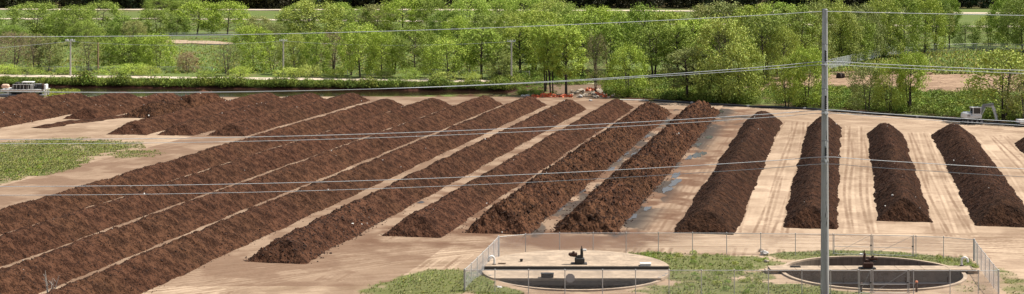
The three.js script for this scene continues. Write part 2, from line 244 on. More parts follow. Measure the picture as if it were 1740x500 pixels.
// creek water, gravel road, far roads, bare clearing
{
  const g = new THREE.BufferGeometry(), pos = [], idx = []; let n = 0;
  for (let x = -190; x <= 10; x += 2) { const e = edgeD(x), q = 1 / bankK(x); pos.push(x, -1.2, -(e + 5 * q), x, -1.2, -(e + 41 * q)); if (n) idx.push(n - 2, n, n - 1, n - 1, n, n + 1); n += 2; }
  g.setAttribute('position', new THREE.Float32BufferAttribute(pos, 3)); g.setIndex(idx); g.computeVertexNormals();
  const uvs = []; for (let i = 0; i < pos.length; i += 3) uvs.push(pos[i] / 9, pos[i + 2] / 3); g.setAttribute('uv', new THREE.Float32BufferAttribute(uvs, 2));
  const bt = dataTex(256, 256, (i, j) => { const v = 255 * (0.6 * tileNoise(i / 16, j / 16, 16) + 0.4 * tileNoise(i / 5.12, j / 5.12, 50)); return [v, v, v]; }, false);
  struct('creek_water', g, mat([0.022, 0.013, 0.008], 0.1, { bumpMap: bt, bumpScale: 0.008 }));
}
function strip(name, pts, width, m, y = 0.03, uvs = 6) {           // pts: ground points along the middle, draped on the terrain
  const pos = [], uv = [], idx = []; let n = 0, L = 0; const c = new THREE.CatmullRomCurve3(pts), N = 160, q = c.getSpacedPoints(N);
  for (let i = 0; i <= N; i++) {
    const p = q[i], d = q[Math.min(i + 1, N)].clone().sub(q[Math.max(0, i - 1)]).setY(0).normalize(), s = V(-d.z, 0, d.x); if (i) L += p.distanceTo(q[i - 1]);
    for (let k = 0; k <= 4; k++) { const w = width * (k / 4 - 0.5) * (1 + 0.25 * (noise(L * 0.13, k === 0 ? 1 : 2) - 0.5)), a = p.clone().addScaledVector(s, w); pos.push(a.x, Math.max(terrainY(a.x, -a.z), -0.1) + y + (k % 4 ? 0.03 : -0.06), a.z); uv.push(L / uvs, w / uvs); }
    if (i) for (let k = 0; k < 4; k++) { const a = n - 5 + k, b = n + k; idx.push(a, b, a + 1, a + 1, b, b + 1); }
    n += 5;
  }
  const g = new THREE.BufferGeometry(); g.setAttribute('position', new THREE.Float32BufferAttribute(pos, 3)); g.setAttribute('uv', new THREE.Float32BufferAttribute(uv, 2)); g.setIndex(idx); g.computeVertexNormals();
  return struct(name, g, m);
}
const gravelTex = dataTex(512, 512, (i, j) => { const a = 0.35 * tileNoise(i / 64, j / 64, 8) + 0.3 * tileNoise(i / 3, j / 3, 170) + 0.35 * tileNoise(i / 64, j / 8, 64), v = 0.62 + 0.5 * a; return [s8(0.5 * v), s8(0.42 * v), s8(0.33 * v)]; });
const gravel = earth({ map: gravelTex });
strip('gravel_road', ROAD.map(([a, b]) => P(a, b)), 8.5, gravel);
strip('far_road', [[-300, 32.5], [100, 33], [400, 34], [700, 37], [1000, 41], [1400, 43], [1640, 46], [2000, 50]].map(([a, b]) => P(a, b)), 16, gravel, 0.2, 8);
strip('far_road', [[-300, 16], [100, 17], [400, 17.5], [720, 18], [940, 19], [1150, 20], [1400, 22], [1640, 23.5], [2000, 25]].map(([a, b]) => P(a, b)), 24, gravel, 0.3, 8);
{ // churned bare clearing beyond the excavator
  const pos = [], uv = [], idx = [], nx = 90, nd = 60; const c0 = P(1240, 158), dd = [P(0, 126).z, P(0, 159).z];
  for (let j = 0; j <= nd; j++) for (let i = 0; i <= nx; i++) {
    const py = mix(159, 124, j / nd), px = mix(1235, 1760, i / nx), p = P(px, py + 3 * Math.sin(i * 0.11) + (noise(i * 0.3, j * 0.2) - 0.5) * 2), e = Math.min(i, nx - i, j, nd - j);
    const ridge = 0.35 * (fbm(p.x * 0.16, -p.z * 0.42, 4) - 0.42);
    pos.push(p.x, terrainY(p.x, -p.z) + (e < 4 ? mix(-0.25, ridge + 0.12, (e + 1.5 * noise(i * 0.8, j * 0.8)) / 5) : ridge + 0.12), p.z); uv.push(p.x / 30, -p.z / 12);
  }
  const W = nx + 1; for (let j = 0; j < nd; j++) for (let i = 0; i < nx; i++) { const a = j * W + i; idx.push(a, a + 1, a + W, a + 1, a + W + 1, a + W); }
  const g = new THREE.BufferGeometry(); g.setAttribute('position', new THREE.Float32BufferAttribute(pos, 3)); g.setAttribute('uv', new THREE.Float32BufferAttribute(uv, 2)); g.setIndex(idx); g.computeVertexNormals();
  const t = dataTex(512, 512, (i, j) => { const a = 0.5 * tileNoise(i / 64, j / 8, 64) + 0.25 * tileNoise(i / 16, j / 4, 128) + 0.25 * tileNoise(i / 3, j / 3, 170), k = ss(0.3, 0.62, a); return [s8(mix(0.07, 0.34, k)), s8(mix(0.038, 0.235, k)), s8(mix(0.023, 0.16, k))]; });
  struct('bare_clearing', g, earth({ map: t }));
}

// ---------- windrows ----------
function compostTex(light, dark, fleck) {  // brown compost grain, contrast raised to paint its small shadows and highlights
  return dataTex(1024, 1024, (i, j) => {
    const a = 0.3 * tileNoise(i / 64, j / 64, 16) + 0.3 * tileNoise(i / 16, j / 16, 64) + 0.25 * tileNoise(i / 5.12, j / 5.12, 200) + 0.15 * tileNoise(i / 2, j / 2, 512), k = ss(0.28, 0.7, a), q = hash(i >> 1, (j >> 1) + 999) > fleck && tileNoise(i / 32, j / 32, 32) > 0.45 ? 0.7 : 0;
    return [0, 1, 2].map((c) => s8(mix(mix(dark[c], light[c], k), [0.17, 0.11, 0.065][c], q)));
  });
}
const compostBump = dataTex(512, 512, (i, j) => { const v = 255 * (0.5 * tileNoise(i / 16, j / 16, 32) + 0.3 * tileNoise(i / 6.4, j / 6.4, 80) + 0.2 * tileNoise(i / 2, j / 2, 256)); return [v, v, v]; }, false);
const compost = {
  left: earth({ map: compostTex([0.088, 0.041, 0.0235], [0.019, 0.0084, 0.005], 0.975), bumpMap: compostBump, bumpScale: 0.22, roughness: 1, vertexColors: true }),
  rough: earth({ map: compostTex([0.105, 0.049, 0.027], [0.016, 0.0072, 0.0042], 0.965), bumpMap: compostBump, bumpScale: 0.28, roughness: 1, vertexColors: true }),
  right: earth({ map: compostTex([0.055, 0.0255, 0.0145], [0.013, 0.006, 0.0036], 0.985), bumpMap: compostBump, bumpScale: 0.22, roughness: 1, vertexColors: true }),
};
ROWS.forEach((r, i) => {
  const near = r.n < 200, ds = near ? 0.24 : 0.34, dt = near ? 0.22 : 0.3, wide = r.w + 1.4, ns = Math.round((r.L + 1.4) / ds), nt = Math.round(wide / dt), pos = [], uv = [], col = [], idx = [];
  const gx = r.c + (r.n - 175) * SLOPE;
  for (let a = 0; a <= ns; a++) for (let b = 0; b <= nt; b++) {
    let s = -0.7 + (r.L + 1.4) * a / ns, t = -wide / 2 + wide * b / nt; const y = rowHeight(r, i, s, t);
    s += 0.1 * (noise(a * 0.9, b * 0.9 + i) - 0.5); t += 0.1 * (noise(a * 0.9 + 40, b * 0.9) - 0.5);
    pos.push(s * SI + t * CO, y, -(s * CO - t * SI)); uv.push(t / 7, s / 7);
    const m = 0.78 + 0.5 * fbm(s * 0.09 + i * 17, t * 0.3, 3); col.push(m, m * (0.97 + 0.06 * noise(s * 0.2, i)), m);
  }
  const W = nt + 1; for (let a = 0; a < ns; a++) for (let b = 0; b < nt; b++) { const q = a * W + b; idx.push(q, q + 1, q + W, q + 1, q + W + 1, q + W); }
  const g = new THREE.BufferGeometry(); g.setAttribute('position', new THREE.Float32BufferAttribute(pos, 3)); g.setAttribute('uv', new THREE.Float32BufferAttribute(uv, 2)); g.setAttribute('color', new THREE.Float32BufferAttribute(col, 3)); g.setIndex(idx); g.computeVertexNormals();
  const o = solo('compost_windrow', g, r.r > 1.9 ? compost.rough : i >= 8 && i <= 12 ? compost.right : compost.left, r.l, 'compost windrow', 'compost windrows in the yard');
  o.position.set(gx, 0, -r.n);
});
// low leftover ridges of compost scraped along the lane
for (const [a, b, w, hh, l] of [[[63, 218], [150, 204], 1.6, 0.4, 'low scraped ridge of compost on bare earth by the rounded windrow end'], [[130, 209], [222, 196], 1.5, 0.35, 'thin scraped ridge of compost leading to the loose lumpy heap']]) {
  const p = P(...a), q = P(...b), d = q.clone().sub(p), L = d.length(), n = Math.round(L / 0.4), pos = [], uv = [], idx = []; d.normalize(); const s = V(-d.z, 0, d.x);
  for (let i = 0; i <= n; i++) for (let k = 0; k <= 8; k++) { const t = k / 4 - 1, u = p.clone().addScaledVector(d, L * i / n + 0.2 * noise(i, k)).addScaledVector(s, t * w * (0.7 + 0.6 * noise(i * 0.2, 3))); pos.push(u.x, -0.03 + hh * (1 - t * t) * (0.5 + noise(i * 0.35, k * 0.9)) * Math.sin(Math.PI * clamp(i / n, 0.02, 0.98)) ** 0.4, u.z); uv.push(k / 20, i / 18); }
  for (let i = 0; i < n; i++) for (let k = 0; k < 8; k++) { const a2 = i * 9 + k; idx.push(a2, a2 + 1, a2 + 9, a2 + 1, a2 + 10, a2 + 9); }
  const g = new THREE.BufferGeometry(); g.setAttribute('position', new THREE.Float32BufferAttribute(pos, 3)); g.setAttribute('uv', new THREE.Float32BufferAttribute(uv, 2)); g.setAttribute('color', new THREE.Float32BufferAttribute(new Float32Array(pos.length).fill(0.9), 3)); g.setIndex(idx); g.computeVertexNormals();
  solo('compost_ridge', g, compost.left, l, 'compost ridge');
}
function scatter(name, geo, m, list, label, category) {            // list: [Vector3, size, tint?]
  const o = cast(new THREE.InstancedMesh(geo, m, list.length)), e = new THREE.Object3D(), c = new THREE.Color();
  list.forEach(([p, k, tint, tilt = 6.3], i) => { e.position.copy(p); e.rotation.set(rand(-tilt, tilt), rand(0, 6.3), rand(-tilt, tilt)); e.scale.set(k, k, k); e.updateMatrix(); o.setMatrixAt(i, e.matrix); if (tint) o.setColorAt(i, c.setRGB(...tint)); });
  o.name = numbered(name); o.userData.kind = 'stuff'; tag(o, label, category); scene.add(o); return o;
}
{ // pale scraps of paper and plastic in the compost
  const list = []; for (let k = 0; k < 300; k++) { const i = Math.floor(R() * 21.99), r = ROWS[i], s = R() * r.L, t = (R() - 0.5) * r.w * 0.96, y = rowHeight(r, i, s, t); if (y < 0.1) continue; const gx = r.c + (r.n - 175) * SLOPE; list.push([V(gx + s * SI + t * CO, y + 0.03, -(r.n + s * CO - t * SI)), rand(0.04, 0.11) * (R() < 0.06 ? 1.8 : 1)]); }
  const g = new THREE.DodecahedronGeometry(1, 0); g.scale(1, 0.35, 0.7);
  scatter('litter_scrap', g, mat([0.62, 0.6, 0.56], 0.7), list, 'pale scraps of paper and plastic strewn over the compost', 'litter');
  // loose clods round the feet and over the rough windrows
  const clods = [];
  for (let k = 0; k < 90000; k++) { const i = [4, 6, 7, 6, 7, 5, 8, 9, 10, 11, 0, 1, 2, 3, 0, 1, 2, 3, 4, 5, 13, 14, 16, 19][Math.floor(R() * 24)], r = ROWS[i], s = R() * r.L, t = (R() - 0.5) * (r.w + (i > 7 && i < 13 ? -0.1 : R() < 0.25 ? 1.3 : 0.2)), y = Math.max(0, rowHeight(r, i, s, t)), gx = r.c + (r.n - 175) * SLOPE; clods.push([V(gx + s * SI + t * CO, y + 0.005, -(r.n + s * CO - t * SI)), rand(0.03, 0.075) * (R() < 0.06 ? 1.7 : 1) * (i === 6 || i === 7 || (i === 4 && s < 25) ? 1.45 : 0.95), (() => { const m = rand(0.55, 1.7); return [m, m * rand(0.9, 1.05), m * rand(0.85, 1.05)]; })()]); }
  const cg = new THREE.IcosahedronGeometry(1, 0); cg.scale(1, 0.7, 0.85);
  scatter('compost_clod', cg, mat([0.037, 0.017, 0.0103], 1), clods, 'loose dark clods lying on the windrows and at their feet', 'clods');
}
// puddles: thin films of water in the puddled lanes
{
  const water = mat([0.045, 0.042, 0.04], 0.22);
  for (const [px, py, rx, ry] of [[1206, 197, 26, 3], [1222, 190, 18, 2], [1196, 214, 14, 2.4], [1206, 233, 13, 2.6], [1188, 246, 10, 2.4], [1186, 264, 13, 4], [1198, 261, 8, 2], [1172, 268, 9, 3], [1146, 312, 15, 5], [1132, 322, 17, 4], [1150, 298, 11, 4], [1070, 370, 18, 4], [1048, 377, 14, 3], [1100, 355, 12, 3], [1100, 232, 9, 2], [1090, 255, 8, 2.4], [1078, 262, 7, 2.4], [1064, 262, 6, 1.8], [1052, 273, 8, 2], [1040, 287, 9, 2.4], [990, 325, 9, 2.5], [936, 362, 10, 4], [926, 369, 8, 3], [952, 357, 7, 2.5], [958, 350, 8, 2], [716, 344, 11, 1.6], [1152, 200, 8, 2], [1136, 205, 7, 2]]) {
    const c = P(px, py), N = 36,  pos = [0, 0, 0], idx = [], kx = -c.z / F, kz = EYE * F / ((py + 60) ** 2);
    const a0 = R() * 9; for (let i = 0; i < N; i++) { const a = i / N * Math.PI * 2, q = 0.25 + 0.75 * noise(Math.cos(a) * 1.6 + a0, Math.sin(a) * 1.6 + px) + 0.5 * noise(Math.cos(a) * 5 + a0, Math.sin(a) * 5 + px); pos.push(Math.cos(a) * rx * 0.6 * kx * q - Math.sin(a) * ry * 1.4 * kz * q * SLOPE, 0, Math.sin(a) * ry * 1.4 * kz * q); idx.push(0, 1 + (i + 1) % N, 1 + i); }
    const g = new THREE.BufferGeometry(); g.setAttribute('position', new THREE.Float32BufferAttribute(pos, 3)); g.setIndex(idx); g.computeVertexNormals();
    const o = struct('puddle', g, water); o.position.set(c.x, 0.034, c.z);
  }
}
console.log('windrows done');

// ---------- trees and shrubs ----------
const bark = { grey: mat([0.10, 0.078, 0.058], 1), dark: mat([0.045, 0.034, 0.026], 1), red: mat([0.12, 0.07, 0.05], 1) };
const leafMat = (c, tr = 0.14) => new THREE.MeshPhysicalMaterial({ color: lin(...c), roughness: 0.75, transmission: tr, thickness: 0, vertexColors: true, side: THREE.DoubleSide, specularIntensity: 0.4 });
const LEAF = { bright: leafMat([0.375, 0.455, 0.088]), fresh: leafMat([0.32, 0.395, 0.064]), mid: leafMat([0.225, 0.30, 0.05]), dark: leafMat([0.15, 0.21, 0.036]), olive: leafMat([0.30, 0.325, 0.095]), bud: leafMat([0.33, 0.25, 0.15]), far: leafMat([0.032, 0.042, 0.015], 0.2) };  // far: shade of the distant wood is put into its leaf colour
// leaf sprays: a small bent diamond of leaves, many per crown, in world units of the prototype
function leaves(list, r, size, vary = 0.3) {
  const n = list.length, pos = new Float32Array(n * 12), col = new Float32Array(n * 12), nor = new Float32Array(n * 12), idx = new Uint32Array(n * 6), u = V(), v = V(), w = V(), q = V();
  for (let i = 0; i < n; i++) {
    const [p, out] = list[i], s = size * (0.6 + 0.8 * r());
    w.set(r() - 0.5, r() - 0.5, r() - 0.5).normalize().addScaledVector(out, 0.75).add(V(0, 0.35, 0)).normalize();
    u.set(r() - 0.5, r() - 0.5, r() - 0.5).cross(w).normalize(); v.crossVectors(w, u);
    const k = 1 - vary + 2 * vary * r(), kr = k * (0.93 + 0.2 * r());
    [[1, 0], [0, 0.62], [-1, 0], [0, -0.62]].forEach(([a, b], j) => { q.copy(p).addScaledVector(u, a * s).addScaledVector(v, b * s).addScaledVector(w, -0.25 * s * Math.abs(a)); q.toArray(pos, i * 12 + j * 3); w.toArray(nor, i * 12 + j * 3); col.set([kr, k, k * 0.9], i * 12 + j * 3); });
    idx.set([0, 1, 3, 1, 2, 3].map((x) => x + i * 4), i * 6);
  }
  const g = new THREE.BufferGeometry(); g.setAttribute('position', new THREE.BufferAttribute(pos, 3)); g.setAttribute('normal', new THREE.BufferAttribute(nor, 3)); g.setAttribute('color', new THREE.BufferAttribute(col, 3)); g.setIndex(new THREE.BufferAttribute(idx, 1)); return g;
}
function growTree(seed, o) {                                       // o: h height, w crown width, base crown base (0-1), stems, clumps, leaves, size, twigs
  const r = rng(seed), limbs = [], list = [], g = () => r() + r() + r() - 1.5;
  const stems = []; for (let k = 0; k < o.stems; k++) { const a = r() * 6.3, lean = o.stems > 1 ? o.w * (0.1 + 0.2 * r()) : o.w * 0.06; stems.push({ b: V(Math.cos(a) * 0.18 * (o.stems - 1), 0, Math.sin(a) * 0.18 * (o.stems - 1)), m: V(Math.cos(a) * lean * 0.5 + g() * 0.2, o.h * 0.38, Math.sin(a) * lean * 0.5 + g() * 0.2), t: V(Math.cos(a) * lean + (o.lean || 0), o.h * (0.72 + 0.12 * r()), Math.sin(a) * lean) }); }
  const R0 = o.h * (o.stems > 1 ? 0.011 : 0.017) * (o.thick || 1);
  for (const s of stems) { limbs.push(rod(s.b.clone().add(V(0, -0.4, 0)), s.m, R0 * 1.15, R0 * 0.8, 6, true), rod(s.m, s.t, R0 * 0.8, R0 * 0.25, 5, true)); }
  for (let k = 0; k < o.clumps; k++) {
    const s = stems[k % stems.length], yy = o.base + (0.97 - o.base) * Math.pow((k + r()) / o.clumps, 0.85), rel = (yy - o.base) / (1 - o.base);
    const prof = Math.sqrt(Math.max(0.03, 1 - Math.pow((rel - (o.wide || 0.42)) / (rel > (o.wide || 0.42) ? 1.02 - (o.wide || 0.42) : (o.wide || 0.42) + 0.28), 2)));
    const a = k * 2.399 + r() * 0.9, rad = o.w / 2 * prof * (0.45 + 0.6 * Math.sqrt(r())), c = V(Math.cos(a) * rad + (o.lean || 0) * yy, yy * o.h, Math.sin(a) * rad);
    const from = s.m.clone().lerp(s.t, clamp((yy * 0.8 - 0.38) / 0.4)); if (yy < 0.45) from.copy(s.b).lerp(s.m, clamp(yy / 0.5, 0.3, 1));
    const mid = from.clone().lerp(c, 0.55).add(V(g() * 0.3, 0.05 * o.h * r(), g() * 0.3)); limbs.push(rod(from, mid, R0 * 0.34, R0 * 0.2, 4, true), rod(mid, c, R0 * 0.2, R0 * 0.07, 4, true));
    for (let q = 0; q < (o.twigs || 2); q++) { const e = c.clone().add(V(g() * 0.9, 0.3 + r() * 0.8, g() * 0.9).multiplyScalar(o.w / 9)); limbs.push(rod(mid.clone().lerp(c, r()), e, R0 * 0.1, R0 * 0.035, 3, true)); }
    const cr = o.w * (o.blob || 0.115) * (0.6 + 0.7 * r()), nl = Math.round(o.leaves / o.clumps * (0.6 + 0.8 * r()));
    for (let q = 0; q < nl; q++) { const d = V(g(), g() * 0.72, g()), p = c.clone().addScaledVector(d, cr * 1.25); if (p.y < 0.25) continue; list.push([p, d.normalize()]); }
  }
  return { trunk: join(limbs), crown: leaves(list, r, o.size, 0.16), h: o.h, w: o.w };
}
const PROTO = {
  R: [growTree(11, { h: 10, w: 9.6, base: 0.08, stems: 1, clumps: 46, leaves: 11760, size: 0.125 }), growTree(12, { h: 10, w: 9, base: 0.07, stems: 2, clumps: 50, leaves: 11760, size: 0.125 }), growTree(13, { h: 10, w: 8.8, base: 0.11, stems: 1, clumps: 40, leaves: 9660, size: 0.132, wide: 0.5 })],
  T: [growTree(21, { h: 14, w: 7, base: 0.3, stems: 2, clumps: 46, leaves: 10500, size: 0.139, wide: 0.6, thick: 1.1 }), growTree(22, { h: 14, w: 7.6, base: 0.36, stems: 3, clumps: 44, leaves: 9240, size: 0.139, wide: 0.6, thick: 1.2 }), growTree(23, { h: 14, w: 6.5, base: 0.26, stems: 1, clumps: 42, leaves: 9660, size: 0.139, wide: 0.55 })],
  S: [growTree(31, { h: 7, w: 8, base: 0.08, stems: 4, clumps: 40, leaves: 7560, size: 0.112, thick: 1.3 }), growTree(32, { h: 7, w: 7, base: 0.1, stems: 3, clumps: 34, leaves: 5460, size: 0.112, thick: 1.3, lean: 1.2 })],
  B: [growTree(41, { h: 9, w: 7.6, base: 0.15, stems: 2, clumps: 70, leaves: 5460, size: 0.073, twigs: 6, thick: 1.2, blob: 0.12 }), growTree(42, { h: 9, w: 7, base: 0.2, stems: 3, clumps: 64, leaves: 4200, size: 0.073, twigs: 7, thick: 1.2, blob: 0.12 })],
  L: [growTree(51, { h: 11, w: 8, base: 0.08, stems: 3, clumps: 60, leaves: 4830, size: 0.172, wide: 0.45, thick: 1.2, blob: 0.12 })],
  U: [growTree(61, { h: 3, w: 4.4, base: 0.05, stems: 4, clumps: 22, leaves: 2730, size: 0.092, blob: 0.16 }), growTree(62, { h: 3, w: 5, base: 0.04, stems: 5, clumps: 24, leaves: 2520, size: 0.092, blob: 0.15 })],
};
const TW = { bright: 'bright spring-green', fresh: 'fresh green', mid: 'mid-green', dark: 'deep green', olive: 'dull olive-green', bud: 'brownish budding' };
const TS = { R: 'round-crowned tree', T: 'tall slender tree', S: 'many-stemmed low tree', B: 'sparse twiggy tree', L: 'loose large-leaved tree', U: 'leafy shrub' };
let treeNo = 0;
const SHADES = Object.fromEntries(Object.entries(LEAF).map(([k, m]) => [k, [[1, 1, 1], [0.74, 0.8, 0.85], [1.0, 0.97, 1.2], [0.86, 0.96, 0.9], [0.98, 1.05, 0.9]].map(([r, g, b]) => { const n = m.clone(); n.color.setRGB(m.color.r * r, m.color.g * g, m.color.b * b); return n; })]));
function tree(px, base, top, wpx, kind, color, where, label, barkKind = 'grey') {
  const p = P(px, base), k = (base - HORIZON) / EYE, h = (base - top) / k, w = wpx / k, list = PROTO[kind], pr = list[treeNo % list.length]; treeNo++;
  p.y = terrainY(p.x, -p.z);
  const mark = LAND[where] && LAND[where].find((q) => px < q[0])[1], tall = h > 11.5 ? 'very tall' : h > 9.2 ? 'tall' : h > 7 ? 'mid-sized' : 'small', sizeWord = kind === 'U' || kind === 'T' ? '' : tall + ' ';
  const o = thing(kind === 'U' ? 'shrub' : 'tree', label || `${sizeWord}${TW[color]} ${TS[kind]} ${mark || where}`, kind === 'U' ? 'shrub' : 'tree', p, rand(0, 6.3), kind === 'U' ? `shrubs ${where}` : `trees ${where}`);
  part(o, kind === 'U' ? 'stem' : 'trunk', pr.trunk, bark[barkKind]); part(o, kind === 'U' ? 'foliage' : 'crown', pr.crown, SHADES[color][Math.floor(hash(px + 900, base) * 5)]);
  const s = w * 1.12 / pr.w; o.scale.set(s * rand(0.94, 1.06), h / (pr.h * 1.03), s * rand(0.94, 1.06));
  return o;
}
const LAND = {}; const BACK = 'on the meadow in front of the far roads', ROADSIDE = 'standing behind the pale gravel road', WOOD = 'in the dense wood behind the gravel road', BANKSIDE = 'on the strip between yard edge and gravel road', FIELD = 'behind the grass field and mesh fence';
LAND[BACK] = [[100, 'on the far meadow behind the budding trees'], [190, 'on the far meadow behind the floodlight pole'], [250, 'on the far meadow behind the plain timber pole'], [330, 'near the far end of the meadow mesh fence'], [420, 'directly behind the meadow mesh fence'], [520, 'behind the crossarm pole with two shrubs'], [600, 'on the far meadow behind the brownish roadside tree'], [700, 'on the far meadow behind the brightest roadside tree'], [780, 'on the far meadow behind the spreading roadside tree'], [3000, 'where the far meadow meets the dense wood']];
LAND[ROADSIDE] = [[100, 'by the gravel road above the screening machine'], [200, 'between the floodlight pole and plain timber pole'], [300, 'by the gravel road at the meadow corner'], [420, 'in the open meadow by the gravel road'], [480, 'by the gravel road before the crossarm pole'], [560, 'by the gravel road past the crossarm pole and shrubs'], [640, 'by the gravel road opposite the creek bend'], [720, 'by the gravel road near the wire fence'], [3000, 'by the crossarm pole at the wood']];
LAND[WOOD] = [[930, 'in the wood behind the orange barrier'], [1030, 'in the wood behind the rubble heap'], [1110, 'in the wood behind the concrete pipe section'], [1200, 'in the wood behind the pipeline end'], [1290, 'in the wood behind the lane beside the pole windrow'], [1370, 'in the wood next to the steel pole'], [1445, 'at the wood edge above the black stump'], [1510, 'at the wood edge along the rising mesh fence'], [3000, 'at the wood edge above the grass field']];
LAND[FIELD] = [[1630, 'behind the grass field where thin trunks stand apart'], [1700, 'behind the middle of the grass field fence'], [3000, 'behind the grass field above the excavator']];
LAND['beside the gravel road'] = [[100, 'beside the gravel road by the screening machine'], [280, 'beside the gravel road by the plain timber pole'], [450, 'beside the gravel road along the open meadow'], [600, 'beside the gravel road at the crossarm pole'], [3000, 'on the verge between gravel road and creek bank']];
for (const a of [
  [18, 74, 44, 44, 'R', 'mid'], [60, 64, 4, 78, 'R', 'fresh'], [104, 66, 22, 50, 'R', 'mid'], [124, 70, 12, 62, 'R', 'fresh'], [170, 66, 3, 74, 'R', 'fresh'], [210, 72, 28, 46, 'R', 'mid'], [142, 78, 36, 52, 'R', 'fresh'], [268, 62, 15, 62, 'R', 'mid'], [228, 74, 36, 36, 'R', 'olive'], [276, 34, -6, 52, 'R', 'fresh'], [318, 34, -2, 50, 'R', 'mid'],
  [334, 60, 4, 64, 'R', 'fresh'], [386, 60, 4, 68, 'R', 'fresh'], [300, 62, 28, 40, 'R', 'mid'], [440, 70, 28, 44, 'R', 'olive'], [462, 72, 40, 36, 'R', 'olive'], [504, 62, 8, 60, 'R', 'mid'], [530, 64, 2, 84, 'R', 'fresh'], [578, 56, 6, 54, 'R', 'fresh'], [606, 58, 12, 54, 'R', 'fresh'], [640, 58, 8, 52, 'R', 'olive'], [684, 60, -2, 74, 'R', 'fresh'], [728, 60, -4, 60, 'R', 'mid'],
  [758, 66, 18, 52, 'R', 'mid'], [800, 66, -4, 74, 'R', 'bright'], [846, 64, -2, 62, 'R', 'fresh'], [892, 62, -4, 74, 'R', 'fresh'], [938, 70, 0, 62, 'R', 'bright'], [-30, 72, 10, 60, 'R', 'mid'],
]) tree(...a, BACK);
for (const a of [
  [-20, 118, 60, 60, 'B', 'bud'], [24, 122, 54, 62, 'B', 'bud'], [60, 123, 58, 50, 'B', 'bud'], [82, 122, 64, 44, 'R', 'olive'], [150, 123, 66, 40, 'B', 'olive'], [186, 119, 70, 44, 'R', 'mid'], [214, 119, 62, 58, 'R', 'fresh'], [244, 118, 60, 56, 'R', 'mid'], [268, 121, 60, 56, 'R', 'fresh'], [318, 125, 92, 34, 'S', 'bud'], [386, 130, 74, 42, 'B', 'olive'], [430, 124, 44, 62, 'R', 'fresh'], [462, 122, 72, 44, 'B', 'olive'],
  [500, 128, 60, 44, 'R', 'fresh'], [522, 124, 74, 34, 'R', 'mid'], [540, 130, 56, 46, 'R', 'fresh'], [566, 129, 54, 52, 'B', 'bud'], [596, 130, 70, 30, 'T', 'fresh'], [612, 133, 41, 70, 'R', 'bright'], [648, 134, 56, 48, 'R', 'fresh'], [668, 128, 62, 46, 'T', 'fresh'], [706, 134, 46, 64, 'R', 'mid'], [738, 128, 76, 40, 'R', 'fresh'], [766, 136, 66, 80, 'S', 'bright'], [818, 136, 47, 60, 'T', 'fresh'], [796, 128, 62, 40, 'T', 'mid'], [850, 137, 88, 44, 'R', 'olive'],
]) tree(...a, ROADSIDE);
for (const a of [
  [884, 134, 44, 54, 'T', 'fresh'], [908, 130, 38, 54, 'T', 'mid'], [986, 138, 20, 58, 'T', 'fresh'], [1012, 130, 10, 56, 'T', 'fresh'], [1036, 140, 40, 50, 'T', 'mid'], [1064, 120, 16, 56, 'T', 'fresh'], [1096, 124, 10, 66, 'R', 'mid'], [1112, 140, 40, 60, 'T', 'fresh'], [1136, 128, 18, 56, 'T', 'fresh'], [1152, 142, 44, 50, 'T', 'mid'], [1180, 136, 30, 60, 'T', 'bright'], [1206, 130, 4, 60, 'T', 'olive'],
  [1240, 134, 2, 66, 'T', 'olive'], [1276, 138, 6, 60, 'T', 'fresh'], [1302, 146, 22, 62, 'T', 'mid'], [1320, 128, 2, 60, 'T', 'bright'], [1352, 138, 8, 64, 'T', 'fresh'], [1384, 130, 0, 66, 'R', 'olive'], [1416, 110, 0, 60, 'R', 'fresh'], [1432, 110, 14, 60, 'R', 'olive'], [1466, 104, 8, 62, 'R', 'olive'], [1450, 108, 28, 60, 'R', 'fresh'], [1490, 96, 30, 52, 'R', 'olive'], [1500, 100, -2, 62, 'R', 'fresh'], [1536, 98, -6, 60, 'R', 'mid'], [1572, 92, -6, 62, 'R', 'fresh'], [1592, 88, -4, 40, 'T', 'mid'], [960, 100, 6, 60, 'R', 'bright'], [1000, 96, 14, 60, 'R', 'bright'], [1046, 90, 18, 56, 'R', 'fresh'],
  [1366, 130, 48, 44, 'R', 'olive'], [1330, 148, 46, 52, 'R', 'fresh'], [872, 100, 20, 60, 'R', 'fresh'], [830, 96, 24, 60, 'R', 'mid'], [780, 92, 30, 56, 'R', 'fresh'], [920, 108, 16, 60, 'T', 'fresh'], [1160, 104, 22, 60, 'R', 'fresh'], [1200, 100, 14, 60, 'R', 'bright'], [1270, 104, 12, 60, 'R', 'fresh'],
]) tree(...a, WOOD, undefined, 'dark');
for (const a of [[1614, 84, -8, 34, 'T', 'mid'], [1640, 82, 40, 44, 'R', 'mid'], [1682, 80, 26, 52, 'R', 'fresh'], [1712, 84, -4, 60, 'R', 'mid'], [1738, 88, -6, 60, 'R', 'mid'], [1606, 86, 10, 26, 'T', 'olive'], [1770, 90, 0, 60, 'R', 'fresh']]) tree(...a, FIELD, undefined, 'dark');
